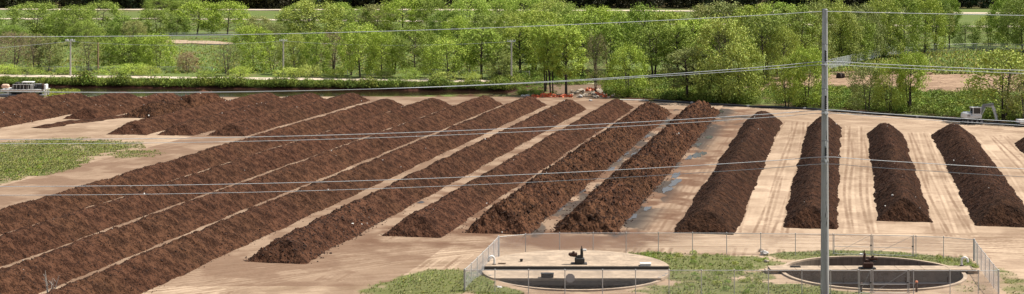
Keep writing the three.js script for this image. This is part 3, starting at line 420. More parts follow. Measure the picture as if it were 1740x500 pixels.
for (const [a, l] of [
  [[926, 157, 38, 46, 'T', 'fresh'], 'tall dark-trunked tree at the orange barrier, end of the row'], [[938, 160, 42, 50, 'T', 'fresh'], 'tall twin-trunked tree rising behind the orange barrier'], [[962, 162, 40, 54, 'T', 'bright'], 'tall tree with straight dark trunk by the rubble heap'], [[1013, 160, 58, 36, 'B', 'bud'], 'bare reddish vine-covered tree between rubble and gravel road'],
  [[1066, 164, 76, 58, 'R', 'fresh'], 'leafy tree with dark trunk near the grey concrete blocks'], [[1168, 171, 80, 66, 'T', 'olive'], 'dull olive tree at the yard edge near the black pipe end'], [[1204, 172, 104, 46, 'S', 'mid'], 'low dark leafy tree at the yard edge by the pipeline'], [[1228, 174, 28, 92, 'R', 'bright'], 'largest bright spring-green tree at the yard edge by the pipeline'], [[1258, 175, 74, 66, 'R', 'fresh'], 'dense green tree with several dark trunks behind the black pipeline'],
  [[1338, 182, 96, 52, 'S', 'fresh'], 'bushy low tree behind the black pipeline, beside a slim trunk'], [[1372, 182, 78, 60, 'R', 'fresh'], 'bright tree with slim trunk behind the steel pole windrow'], [[1474, 189, 108, 52, 'S', 'olive'], 'leaning many-stemmed low tree behind the black pipeline'], [[1512, 192, 104, 50, 'S', 'fresh'], 'sparse upright low tree in front of the churned clearing'], [[1548, 192, 86, 46, 'T', 'fresh'], 'thin tree with bent trunk in front of the churned clearing'],
  [[1704, 206, 82, 88, 'L', 'fresh'], 'big loose-leaved tree right behind the grey excavator'], [[1744, 212, 120, 60, 'S', 'olive'], 'twiggy low tree behind the white truck'],
]) tree(...a, BANKSIDE, l, 'dark');
for (const a of [[10, 128, 112, 40, 'U', 'bright'], [44, 129, 116, 44, 'U', 'fresh'], [112, 128, 116, 30, 'U', 'fresh'], [196, 130, 113, 46, 'U', 'bright'], [228, 130, 110, 44, 'U', 'bright'], [252, 131, 114, 34, 'U', 'fresh'], [350, 132, 122, 30, 'U', 'fresh'], [410, 134, 116, 34, 'U', 'bright'], [494, 133, 118, 44, 'U', 'bright'], [526, 134, 112, 42, 'U', 'bright'], [570, 134, 120, 30, 'U', 'fresh'], [696, 142, 118, 36, 'U', 'bright'], [754, 140, 124, 40, 'U', 'bright'], [800, 140, 126, 30, 'U', 'fresh'], [655, 136, 122, 24, 'U', 'mid']]) tree(...a, 'beside the gravel road');

// ground cover on the creek banks and behind the pipeline; weeds and grass; the far wood: masses nobody could count
function clump(seed, n, w, h, size) { const r = rng(seed), list = []; for (let i = 0; i < n; i++) { const a = r() * 6.3, q = Math.sqrt(r()), y = h * (0.06 + 0.94 * Math.pow(r(), 0.7) * Math.sqrt(1 - q * q * 0.9)); list.push([V(Math.cos(a) * q * w / 2, y, Math.sin(a) * q * w / 2), V(Math.cos(a) * q, 0.4, Math.sin(a) * q)]); } return leaves(list, r, size, 0.35); }
{
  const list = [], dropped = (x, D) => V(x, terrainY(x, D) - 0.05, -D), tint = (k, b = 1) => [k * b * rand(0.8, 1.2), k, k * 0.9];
  for (let k = 0; k < 3600; k++) {                                 // far bank of the creek
    const px = rand(-80, 1000), x0 = (px - 870) * 350 / F, c = px > 880 ? rand(6, 42) : rand(39.8, 44), D = edgeD(x0) + c / bankK(x0), x = (px - 870) * D / F;
    const gap = px > 905 ? ss(905, 960, px) : 0; if (R() < gap) continue; const s = Math.max(0.16, (R() < 0.07 ? 1.7 : 1) * (0.65 + 0.6 * noise(px * 0.035, 5)) * rand(0.65, 1.2) * (0.7 - terrainY(x, D)) / 1.9); list.push([dropped(x, D), s, tint(rand(0.45, 1.0)), 0.15]);  // low tint range puts shadow into the bank foliage colour
  }
  for (let k = 0; k < 420; k++) { const px = rand(76, 132), c = rand(4, 30), x0 = (px - 870) * 320 / F, D = edgeD(x0) + c; list.push([dropped((px - 870) * D / F, D), rand(0.3, 0.7), tint(rand(0.8, 1.3), 1.15), 0.2]); }
  for (let k = 0; k < 3600; k++) {                                 // behind the pipeline on the other side
    const px = rand(1030, 1840), ey = lerpPts([[1030, 166], [1240, 178], [1400, 185], [1640, 203], [1740, 212], [1900, 226]], px), up = px < 1130 ? 20 : px < 1290 ? 16 : px < 1440 ? 30 : px < 1640 ? 34 : 40, py = ey - 1.5 - R() * up; const p = P(px, py); if (py < 158 && px > 1250) continue;
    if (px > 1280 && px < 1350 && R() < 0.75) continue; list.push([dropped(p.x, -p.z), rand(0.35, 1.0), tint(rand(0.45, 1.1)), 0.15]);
  }
  for (let k = 0; k < 900; k++) { const px = rand(840, 1300), py = rand(118, 138); const p = P(px, py + 0.01 * px); list.push([dropped(p.x, -p.z), rand(0.4, 1.0), tint(rand(0.55, 1)), 0.15]); }
  for (let k = 0; k < 700; k++) { const px = rand(-40, 900), py = rand(58, 76); const p = P(px, py); if (px > 280 && px < 415) continue; list.push([dropped(p.x, -p.z), rand(0.7, 1.8), tint(rand(0.55, 1)), 0.15]); }
  for (let k = 0; k < 420; k++) { const p = P(rand(-30, 900), rand(118, 128)); list.push([dropped(p.x, -p.z), rand(0.2, 0.5), tint(rand(0.8, 1.3)), 0.15]); }
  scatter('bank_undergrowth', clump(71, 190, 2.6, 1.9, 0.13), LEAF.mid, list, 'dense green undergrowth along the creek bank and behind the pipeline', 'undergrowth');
  // grass and weeds
  const tuft = () => { const r = rng(81), pos = [], col = [], nor = []; for (let i = 0; i < 9; i++) { const a = r() * 6.3, d = 0.5 * r(), l = 0.5 + 0.6 * r(), b = 0.35 * r(), x = Math.cos(a) * d, z = Math.sin(a) * d, w = 0.09, k = 0.75 + 0.5 * r(), ux = -Math.sin(a) * w, uz = Math.cos(a) * w; pos.push(x - ux, 0, z - uz, x + ux, 0, z + uz, x + Math.cos(a) * b, l, z + Math.sin(a) * b); for (let q = 0; q < 3; q++) { col.push(k, k, k); nor.push(Math.cos(a) * 0.5, 0.85, Math.sin(a) * 0.5); } } const g = new THREE.BufferGeometry(); g.setAttribute('position', new THREE.Float32BufferAttribute(pos, 3)); g.setAttribute('normal', new THREE.Float32BufferAttribute(nor, 3)); g.setAttribute('color', new THREE.Float32BufferAttribute(col, 3)); return g; };
  const grass = [];
  for (const e of GREEN) { const n = Math.min(11000, Math.round(e.rx * e.rD * 60)); for (let k = 0; k < n; k++) { const a = R() * 6.3, q = Math.sqrt(R()) * 1.35, x = e.x + Math.cos(a) * q * e.rx, D = e.D + Math.sin(a) * q * e.rD; const gv = green(x, D); if (gv < 0.2 || R() > gv * 1.3 || rowFoot(x, D) > -0.3 || TANKS.some((T) => Math.hypot(x - T.x, D - T.D) < T.r + 0.15)) continue; const m = D < 190 ? 0.5 * Math.exp(-(((x - P(760, 480).x) / 4) ** 2) - (((D - 128) / 4) ** 2)) : 0; const dry = R() < (D > 180 ? 0.5 : 0.28); grass.push([V(x, m - 0.03, -D), rand(0.09, 0.22) * (D > 180 ? 1.35 : 1), dry ? [1.55, 1.15, 2.2] : (() => { const m = 0.55 + 0.9 * fbm(x * 0.6 + 7, D * 0.6, 3); return [m * rand(0.8, 1.35), m * rand(0.85, 1.15), m * 0.85]; })(), 0.2]); } }
  scatter('grass', tuft(), LEAF.mid, grass, 'patchy green grass and weeds on bare earth', 'grass');
  const weeds = []; for (let k = 0; k < 150; k++) { const e = GREEN[[0, 2, 4, 9, 10, 11, 12, 17][k % 8]], a = R() * 6.3, q = Math.sqrt(R()), x = e.x + Math.cos(a) * q * e.rx, D = e.D + Math.sin(a) * q * e.rD; if (rowFoot(x, D) > -1 || D < 112 || TANKS.some((T) => Math.hypot(x - T.x, D - T.D) < T.r + 0.8)) continue; weeds.push([V(x, 0, -D), rand(0.12, 0.3), tint(rand(0.7, 1.1)), 0.15]); }
  scatter('weed_clump', clump(72, 170, 2.4, 1.5, 0.15), LEAF.mid, weeds, 'low leafy weeds among the patchy grass', 'weeds');
  const mead = []; for (let k = 0; k < 26000; k++) { const u = R(), px = u < 0.5 ? rand(-20, 900) : rand(1380, 1760), py = u < 0.5 ? rand(66, 128) : rand(84, 130); const p = P(px, py); const y = terrainY(p.x, -p.z); mead.push([V(p.x, y - 0.05, p.z), rand(0.3, 0.8), [rand(0.7, 1.5), rand(0.8, 1.15), rand(0.6, 1)], 0.3]); }
  scatter('meadow_grass', tuft(), LEAF.mid, mead, 'long uneven meadow grass under and between the trees', 'grass');
  // the wood on the far slope, its shade painted in as darker leaf colour
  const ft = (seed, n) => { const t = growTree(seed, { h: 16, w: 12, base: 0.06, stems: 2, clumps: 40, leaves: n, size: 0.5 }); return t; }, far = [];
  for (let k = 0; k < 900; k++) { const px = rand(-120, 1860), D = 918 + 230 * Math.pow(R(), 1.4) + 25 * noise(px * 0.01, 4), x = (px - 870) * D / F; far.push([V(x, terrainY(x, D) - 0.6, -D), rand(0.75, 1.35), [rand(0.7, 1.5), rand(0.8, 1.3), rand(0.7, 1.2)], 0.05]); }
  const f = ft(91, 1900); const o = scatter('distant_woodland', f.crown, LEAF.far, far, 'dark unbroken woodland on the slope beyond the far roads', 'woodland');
}
console.log('trees done', treeNo);

// ---------- materials for made things ----------
const noiseTex = (lo, hi, sx = 16, sy = 16) => dataTex(256, 256, (i, j) => { const a = 0.5 * tileNoise(i / sx, j / sy, Math.round(256 / Math.max(sx, sy)) || 1) + 0.3 * tileNoise(i / 4, j / 4, 64) + 0.2 * tileNoise(i / 2, j / 2, 128), v = 255 * mix(lo, hi, a); return [v, v, v]; }, false);
const grime = noiseTex(0.55, 1.15);
const metal = {
  galv: mat([0.5, 0.5, 0.5], 0.42, { metalness: 0.15, map: grime }), wire: mat([0.66, 0.67, 0.68], 0.5), white: mat([0.8, 0.8, 0.78], 0.5, { map: grime }), black: mat([0.012, 0.012, 0.013], 0.5), rust: mat([0.07, 0.03, 0.018], 0.85, { map: grime }),
  dark: mat([0.03, 0.027, 0.025], 0.7), grey: mat([0.3, 0.3, 0.31], 0.5, { map: grime }), orange: mat([0.55, 0.16, 0.06], 0.6), bleached: mat([0.62, 0.42, 0.30], 0.6), cable: mat([0.55, 0.57, 0.6], 0.4), glass: mat([0.02, 0.025, 0.03], 0.06), rubber: mat([0.02, 0.02, 0.02], 0.9),
};
const concreteTex = dataTex(512, 512, (i, j) => { const a = 0.4 * tileNoise(i / 64, j / 64, 8) + 0.35 * tileNoise(i / 12.8, j / 12.8, 40) + 0.25 * tileNoise(i / 2, j / 2, 256), k = 0.45 + 0.95 * a; return [s8(0.33 * k), s8(0.25 * k), s8(0.18 * k)]; });
const concrete = new THREE.MeshStandardMaterial({ map: concreteTex, roughness: 0.95 });
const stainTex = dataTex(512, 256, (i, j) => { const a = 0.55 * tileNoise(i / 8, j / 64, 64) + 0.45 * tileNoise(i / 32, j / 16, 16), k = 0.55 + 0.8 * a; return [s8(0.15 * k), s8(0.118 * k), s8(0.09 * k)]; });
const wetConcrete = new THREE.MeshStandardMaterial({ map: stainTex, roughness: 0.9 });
const wood = { pole: mat([0.46, 0.42, 0.37], 0.95, { map: grime }), brown: mat([0.3, 0.19, 0.12], 0.95, { map: grime }), dead: mat([0.36, 0.32, 0.28], 1), log: mat([0.2, 0.13, 0.085], 1), stump: mat([0.03, 0.02, 0.015], 1) };

// ---------- the two round tanks ----------
function ring(r0, r1, y0, y1, a0 = 0, a1 = Math.PI * 2) { const n = 72, pos = [], idx = [], pr = [[r1, y0], [r1, y1], [r0, y1], [r0, y0]]; for (let i = 0; i <= n; i++) { const a = mix(a0, a1, i / n); for (let k = 0; k < 4; k++) for (const q of [pr[k], pr[(k + 1) % 4]]) pos.push(Math.cos(a) * q[0], q[1], -Math.sin(a) * q[0]); } for (let i = 0; i < n; i++) for (let k = 0; k < 4; k++) { const a = i * 8 + k * 2; idx.push(a, a + 8, a + 1, a + 1, a + 8, a + 9); } const g = new THREE.BufferGeometry(), uv = []; for (let i = 0; i < pos.length; i += 3) uv.push(Math.atan2(pos[i + 2], pos[i]) * r1 / 4, pos[i + 1] / 4 + Math.hypot(pos[i], pos[i + 2]) / 4); g.setAttribute('position', new THREE.Float32BufferAttribute(pos, 3)); g.setAttribute('uv', new THREE.Float32BufferAttribute(uv, 2)); g.setIndex(idx); g.computeVertexNormals(); return g; }
function slab(r, d0, d1, y0, y1) {                                  // the slice of a disc between two depths behind the middle
  const s = new THREE.Shape(), n = 16, hw = (d) => Math.sqrt(Math.max(0.01, r * r - d * d)); s.moveTo(-hw(d0), d0); for (let i = 0; i <= n; i++) { const d = mix(d0, d1, i / n); s.lineTo(hw(d), d); } for (let i = n; i >= 1; i--) { const d = mix(d0, d1, i / n); s.lineTo(-hw(d), d); }
  const g = new THREE.ExtrudeGeometry(s, { depth: y1 - y0, bevelEnabled: true, bevelSize: 0.012, bevelThickness: 0.012, bevelSegments: 1 }); g.rotateX(-Math.PI / 2); const uv = g.attributes.uv; for (let i = 0; i < uv.count; i++) uv.setXY(i, uv.getX(i) / 5, uv.getY(i) / 5); return g.translate(0, y0, 0);
}
{
  const T = TANKS[0], t = thing('covered_tank', 'round concrete tank under a tan deck with a raised rear half', 'tank', V(T.x, 0, -T.D));
  part(t, 'wall', ring(T.r - 0.28, T.r, -3.2, 0.13), concrete); part(t, 'dark_lining', ring(T.r - 0.32, T.r - 0.282, -3.1, 0.02), metal.dark);  // near-black inner ring added to paint the shade of the tank void
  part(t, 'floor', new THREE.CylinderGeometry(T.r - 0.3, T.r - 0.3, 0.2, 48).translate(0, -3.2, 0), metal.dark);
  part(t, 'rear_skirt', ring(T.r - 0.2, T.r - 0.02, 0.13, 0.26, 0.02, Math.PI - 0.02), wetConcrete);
  for (let k = 0; k < 6; k++) part(t, 'deck_panel', slab(T.r, 0.02 + k * 1.25 + 0.012, k === 5 ? T.r - 0.06 : 0.02 + (k + 1) * 1.25 - 0.012, 0.27, 0.55), concrete);
  for (let k = 0; k < 3; k++) part(t, 'deck_panel', slab(T.r, -3.75 + k * 1.22 + 0.012, -3.75 + (k + 1) * 1.22 - 0.012, 0.1, 0.29), concrete);
  part(t, 'step_shade_strip', box(15.0, 0.3, 0.12, 0, 0.38, -0.02 + 0.1), metal.dark);  // dark strip standing in for the shadow line under the raised deck edge
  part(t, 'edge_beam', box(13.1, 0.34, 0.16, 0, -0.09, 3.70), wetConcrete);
  for (const x of [-5.9, -4, -1.2, 1.6, 4.6, 6.1]) part(t, 'deck_support', box(0.12, 2.9, 0.12, x, -1.72, 3.55), metal.rust);
  for (const [x, z] of [[-6.9, 2.4], [6.9, 2.5], [6.5, 3.2], [7.2, 1.6]]) part(t, 'bracket', box(0.3, 0.42, 0.1, x, 0.12, z + 0.2, 0, x > 0 ? 0.7 : -0.7), metal.grey);
  const hatch = (px, py, w, h, d, y, m, name, label) => { const p = P(px, py, y); solo(name, [rbox(w, h, d, 0.02, p.x, y + h / 2 + 0.013, p.z), rbox(w + 0.06, 0.05, d + 0.06, 0.015, p.x, y + h + 0.03, p.z)], m, label, 'hatch'); };
  hatch(1097, 451.5, 0.85, 0.16, 0.5, 0.55, metal.white, 'deck_hatch', 'low white hatch box at the edge of the raised tank deck');
  hatch(930, 472, 0.98, 0.3, 0.42, 0.29, metal.black, 'deck_hatch', 'black box on the lower front deck of the covered tank');
  hatch(853, 449, 0.6, 0.07, 0.18, 0.55, concrete, 'plank', 'short board lying on the raised tank deck near the gooseneck');
  solo('bucket', new THREE.LatheGeometry([[0, 0], [0.1, 0], [0.13, 0.2], [0.11, 0.2], [0.09, 0.03], [0, 0.03]].map((q) => new THREE.Vector2(...q)), 12).translate(P(886, 445, 0.55).x, 0.565, P(886, 445, 0.55).z), metal.dark, 'small dark bucket standing alone on the raised tank deck', 'bucket');
}
function driveUnit(pos, label, m, flip = 1) {
  const t = thing('mixer_drive', label, 'drive unit', pos);
  part(t, 'base_plate', rbox(1.3, 0.1, 0.7, 0.02, 0, 0.05, 0), metal.dark); part(t, 'gearbox', [rbox(0.8, 0.42, 0.6, 0.08, 0.05, 0.3, 0), rod(V(0.05, 0.5, 0), V(0.05, 0.72, 0), 0.22, 0.18, 14)], m);
  part(t, 'motor', [rod(V(-0.15 * flip, 0.8, 0), V(-0.78 * flip, 0.8, 0), 0.15, 0.15, 14), rod(V(-0.78 * flip, 0.8, 0), V(-0.86 * flip, 0.8, 0), 0.11, 0.09, 14), box(0.18, 0.12, 0.2, -0.45 * flip, 0.98, 0)], metal.rust);
  part(t, 'bracket', [box(0.75, 0.06, 0.3, -0.35 * flip, 0.62, 0, 0, 0, -0.12), box(0.06, 0.5, 0.28, 0.25 * flip, 0.7, 0)], metal.dark);
  part(t, 'shaft_housing', [rod(V(0.22 * flip, 0.55, 0), V(0.22 * flip, 1.25, 0), 0.13, 0.11, 12), rod(V(0.22 * flip, 1.25, 0), V(0.22 * flip, 1.48, 0), 0.05, 0.04, 10)], m); part(t, 'cap', [rbox(0.3, 0.16, 0.2, 0.03, 0.45 * flip, 1.14, 0)], metal.white);
  return t;
}
driveUnit(P(984, 449, 0.56), 'dark mixer drive with white cap on the covered tank deck', metal.dark);
function gooseneck(pos, turn, label) { const t = thing('gooseneck_vent', label, 'vent pipe', pos, turn); const pts = []; pts.push(V(0.24, 0, 0), V(0.24, 0.3, 0)); for (let k = 0; k <= 8; k++) { const a = k / 8 * Math.PI; pts.push(V(0.24 * Math.cos(a), 0.42 + 0.26 * Math.sin(a), 0)); } pts.push(V(-0.24, 0.3, 0)); part(t, 'pipe', tube(pts, 0.085, 40, 12), metal.white); part(t, 'flange', new THREE.CylinderGeometry(0.16, 0.16, 0.05, 16).translate(0.24, 0.025, 0), metal.rust); part(t, 'mouth', new THREE.TorusGeometry(0.085, 0.02, 8, 16).rotateX(Math.PI / 2).translate(-0.24, 0.29, 0), metal.dark); }
gooseneck(P(835, 450, 0.56), 0.25, 'white gooseneck vent pipe at the rim of the covered tank');
gooseneck(P(1640, 452, 0.38), 3.0, 'white gooseneck vent pipe at the bridge end of the open tank');
{
  const T = TANKS[1], t = thing('open_tank', 'open round concrete tank of brown sludge crossed by a walkway bridge', 'tank', V(T.x, 0, -T.D));
  part(t, 'wall', ring(T.r - 0.3, T.r, -3, 0.14), concrete); part(t, 'dark_lining', ring(T.r - 0.34, T.r - 0.302, -3, 0.02), wetConcrete);
  part(t, 'sludge', new THREE.CircleGeometry(T.r - 0.32, 56).rotateX(-Math.PI / 2).translate(0, -1.3, 0), mat([0.12, 0.07, 0.043], 0.7));
  for (let k = 0; k < 8; k++) part(t, 'bridge_panel', rbox(16.6 / 8 - 0.02, 0.14, 1.75, 0.02, -8.3 + (k + 0.5) * 16.6 / 8, 0.3, -0.6), concrete);
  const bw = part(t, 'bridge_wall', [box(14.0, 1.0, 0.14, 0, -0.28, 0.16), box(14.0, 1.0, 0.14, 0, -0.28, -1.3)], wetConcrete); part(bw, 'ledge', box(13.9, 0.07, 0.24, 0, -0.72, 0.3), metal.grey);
  part(t, 'lower_wall', box(13.9, 1.6, 0.1, 0, -1.56, 0.1), mat([0.14, 0.08, 0.05], 0.9, { map: grime }));
  part(t, 'bearing_block', [box(0.9, 0.5, 1.2, -8.15, -0.02, -0.5), box(0.9, 0.5, 1.2, 8.15, -0.02, -0.5)], concrete);
  for (const x of [-6.2, -2.4, 2.6, 6.0]) part(t, 'pipe_bracket', box(0.08, 0.5, 0.1, x, -0.46, 0.29), metal.rust);
  const h = P(1352, 454, 0.38); solo('deck_grate', [rbox(0.85, 0.05, 0.35, 0.01, h.x, 0.405, h.z), ...[0, 1, 2, 3].map((k) => box(0.8, 0.02, 0.03, h.x, 0.44, h.z - 0.12 + k * 0.08))], metal.black, 'black grate on the walkway bridge of the open tank', 'grate');
  const d = driveUnit(P(1474, 456.5, 0.38), 'rusty mixer drive standing on the walkway bridge of the open tank', metal.rust, -1);
  solo('mixer_shaft', [rod(P(1481, 470, -0.1).setY(0.2).setZ(-T.D + 0.55), P(1481, 470, -0.1).setY(-1.7).setZ(-T.D + 0.55), 0.09, 0.09, 10), ...[-0.3, -0.75, -1.2].map((y) => rod(P(1481, 470, -0.1).setY(y).setZ(-T.D + 0.55), P(1481, 470, -0.1).setY(y - 0.08).setZ(-T.D + 0.55), 0.17, 0.17, 12))], metal.rust, 'rusty flanged shaft hanging down the open tank bridge wall', 'shaft');
  for (const [px, top, c, l] of [[1558, 479, metal.orange, 'rusty pipe post with orange cap at the open tank'], [1464, 482, metal.rust, 'plain rusty pipe post by the open tank gate']]) { const p = at(px, 492, 125.75); const y = 25 - (top + 60) * 125.75 / F, o = thing('pipe_post', l, 'post', V(p.x, 0, p.z)); part(o, 'shaft', rod(V(0, -0.2, 0), V(0, y - 0.06, 0), 0.085, 0.085, 12), metal.rust); part(o, 'cap', [rod(V(0, y - 0.06, 0), V(0, y + 0.04, 0), 0.11, 0.1, 14), rod(V(0, y + 0.04, 0), V(0, y + 0.08, 0), 0.1, 0.04, 14)], c); }
}

// ---------- chain-link fences ----------
const meshCache = new Map();
function chainLink(w, h, pitch, wire) {                            // woven diagonals of wire from 0..w, 0..h
  const key = [w.toFixed(2), h, pitch].join(); if (meshCache.has(key)) return meshCache.get(key);
  const pos = [], nor = [];
  const seg = (x0, y0, x1, y1, z) => { const d = V(x1 - x0, y1 - y0, 0).normalize(), n = V(-d.y, d.x, 0), ring3 = [0, 1, 2].map((k) => { const a = k * 2.0944 + 0.5; return n.clone().multiplyScalar(Math.cos(a) * wire / 2).add(V(0, 0, Math.sin(a) * wire / 2)); }); for (let k = 0; k < 3; k++) { const a = ring3[k], b = ring3[(k + 1) % 3], m = a.clone().add(b).normalize(); for (const [x, y, o] of [[x0, y0, a], [x1, y1, a], [x0, y0, b], [x1, y1, a], [x1, y1, b], [x0, y0, b]]) { pos.push(x + o.x, y + o.y, z + o.z); nor.push(m.x, m.y, m.z); } } };
  for (let c = -h; c < w; c += pitch) { const a = Math.max(0, c), b = Math.min(w, c + h); if (b - a > 0.02) { seg(a, a - c, b, b - c, 0.004); seg(w - a, a - c, w - b, b - c, -0.004); } }
  const g = new THREE.BufferGeometry(); g.setAttribute('position', new THREE.Float32BufferAttribute(pos, 3)); g.computeVertexNormals(); meshCache.set(key, g); return g;
}
function fence(label, pts, h, o = {}) {                            // pts: post feet
  const { pitch = 0.1, wire = 0.0048, r = 0.032, gates = [], group = 'chain-link fence runs', rail = true } = o, c = pts[0], t = thing('chain_link_fence', label, 'fence', c, 0, group), q = pts.map((p) => p.clone().sub(c));
  q.forEach((p, i) => { part(t, 'post', [rod(p.clone().add(V(0, -0.3, 0)), p.clone().add(V(0, h + 0.04, 0)), r * (i === 0 || i === q.length - 1 ? 1.4 : 1), undefined, 8), new THREE.SphereGeometry(r * 1.5, 8, 6).translate(p.x, p.y + h + 0.05, p.z)], metal.galv); });
  for (let i = 0; i + 1 < q.length; i++) {
    const a = q[i], b = q[i + 1], d = b.clone().sub(a), w = Math.hypot(d.x, d.z), ang = Math.atan2(-d.z, d.x);
    if (gates.includes(i)) {
      const G2 = new THREE.Group(); G2.name = 'gate'; t.add(G2); const u = d.clone().setY(0).normalize(), A = a.clone().addScaledVector(u, 0.09), B = b.clone().addScaledVector(u, -0.09), y0 = 0.1, f = (p, y) => p.clone().add(V(0, y, 0));
      part(G2, 'frame', [rod(f(A, y0), f(A, h), 0.028), rod(f(B, y0), f(B, h), 0.028), rod(f(A, y0), f(B, y0), 0.028), rod(f(A, h), f(B, h), 0.028), rod(f(A, h * 0.42), f(B, h * 0.42), 0.022)], metal.galv); part(G2, 'brace', rod(f(A, y0), f(B, h), 0.012), metal.galv);
      const m = part(G2, 'mesh', chainLink(w - 0.2, h - 0.14, pitch, wire), metal.wire); m.position.copy(A).add(V(0, y0, 0)); m.rotation.y = ang; part(G2, 'latch', box(0.14, 0.08, 0.08, B.x, B.y + h * 0.5, B.z), metal.dark); continue;
    }
    if (rail) part(t, 'top_rail', rod(a.clone().add(V(0, h, 0)), b.clone().add(V(0, h, 0)), r * 0.75, undefined, 6), metal.galv);
    const m = part(t, 'mesh_panel', chainLink(Math.round(w * 50) / 50, h - 0.06, pitch, wire), metal.wire); m.position.copy(a).add(V(0, 0.04, 0)); m.rotation.y = ang; m.rotation.order = 'YXZ'; m.rotation.z = 0;
  }
  return t;
}
const spaced = (a, b, n) => Array.from({ length: n + 1 }, (_, i) => a.clone().lerp(b, i / n));
{
  const at2 = (px, D) => V((px - 870) * D / F, 0, -D), bl = at2(848, 140.5), fl = at2(790, 125.1), br = at2(1655, 139.0), fr = at2(1697, 124.8);
  fence('rear run of chain-link fence behind both tanks, with a double gate', [[848, 140.5], [893, 141.8], [951, 142.4], [1008, 142.5], [1064, 142.5], [1119, 142.5], [1177, 142.5], [1235, 142.4], [1293, 142.2], [1352, 142], [1416, 141.8], [1482, 141.4], [1553, 140.9], [1557, 140.8], [1604, 140.3], [1655, 139]].map((p) => at2(...p)), 1.78, { gates: [10, 11] });
  fence('front run of chain-link fence before both tanks, with gate and octagonal plate', [790, 841, 898, 960, 1024, 1080, 1137, 1192, 1248, 1306, 1363, 1412, 1459, 1482, 1545, 1553, 1615, 1663, 1697].map((px, i) => at2(px, 125.1 - 0.3 * i / 18)), 1.8, { gates: [12, 13] });
  fence('side run of chain-link fence closing the enclosure by the covered tank', spaced(fl, bl, 6).map((p, i) => i === 0 ? p.add(V(-0.06, 0, -0.06)) : i === 6 ? p.add(V(-0.06, 0, 0.06)) : p), 1.8);
  fence('side run of chain-link fence closing the enclosure by the open tank', spaced(fr, br, 6).map((p, i) => i === 0 ? p.add(V(0.06, 0, -0.06)) : i === 6 ? p.add(V(0.06, 0, 0.06)) : p), 1.8);
  const s = at(969, 473, 125.02); solo('octagonal_sign', new THREE.CylinderGeometry(0.37, 0.37, 0.012, 8).rotateY(Math.PI / 8).rotateX(Math.PI / 2).translate(s.x, s.y, s.z), mat([0.3, 0.3, 0.31], 0.6), 'grey blank back of an octagonal sign hung on the front fence', 'sign');
  const drop = (px, py) => { const p = P(px, py); p.y = terrainY(p.x, -p.z); return p; };
  const far = { pitch: 0.22, wire: 0.013, r: 0.045, group: 'far mesh fences' };
  const poly = (list, step) => { const out = []; for (let i = 0; i + 1 < list.length; i++) { const a = drop(...list[i]), b = drop(...list[i + 1]), n = Math.max(1, Math.round(a.distanceTo(b) / step)); for (let k = i ? 1 : 0; k <= n; k++) { const p = a.clone().lerp(b, k / n); p.y = terrainY(p.x, -p.z); out.push(p); } } return out; };
  fence('grey mesh fence crossing the open meadow behind the bare earth patches', poly([[272, 67.5], [415, 66.5]], 4), 1.9, { ...far, pitch: 0.16 });
  fence('grey mesh fence rising past the wood edge to the grass field', poly([[1402, 122], [1440, 113], [1500, 97], [1562, 90]], 4), 2.4, { ...far, pitch: 0.16 });
  fence('grey mesh fence along the back of the grass field', poly([[1562, 90], [1660, 88], [1760, 90]], 5), 2.2, { ...far, pitch: 0.18 });
  fence('low wire fence in the meadow grass behind the budding trees', poly([[-20, 122], [130, 123.5], [360, 125]], 6), 1.2, far);
  fence('low wire fence under the trees behind the gravel road', poly([[590, 129], [740, 132], [900, 135]], 6), 1.5, far);
}

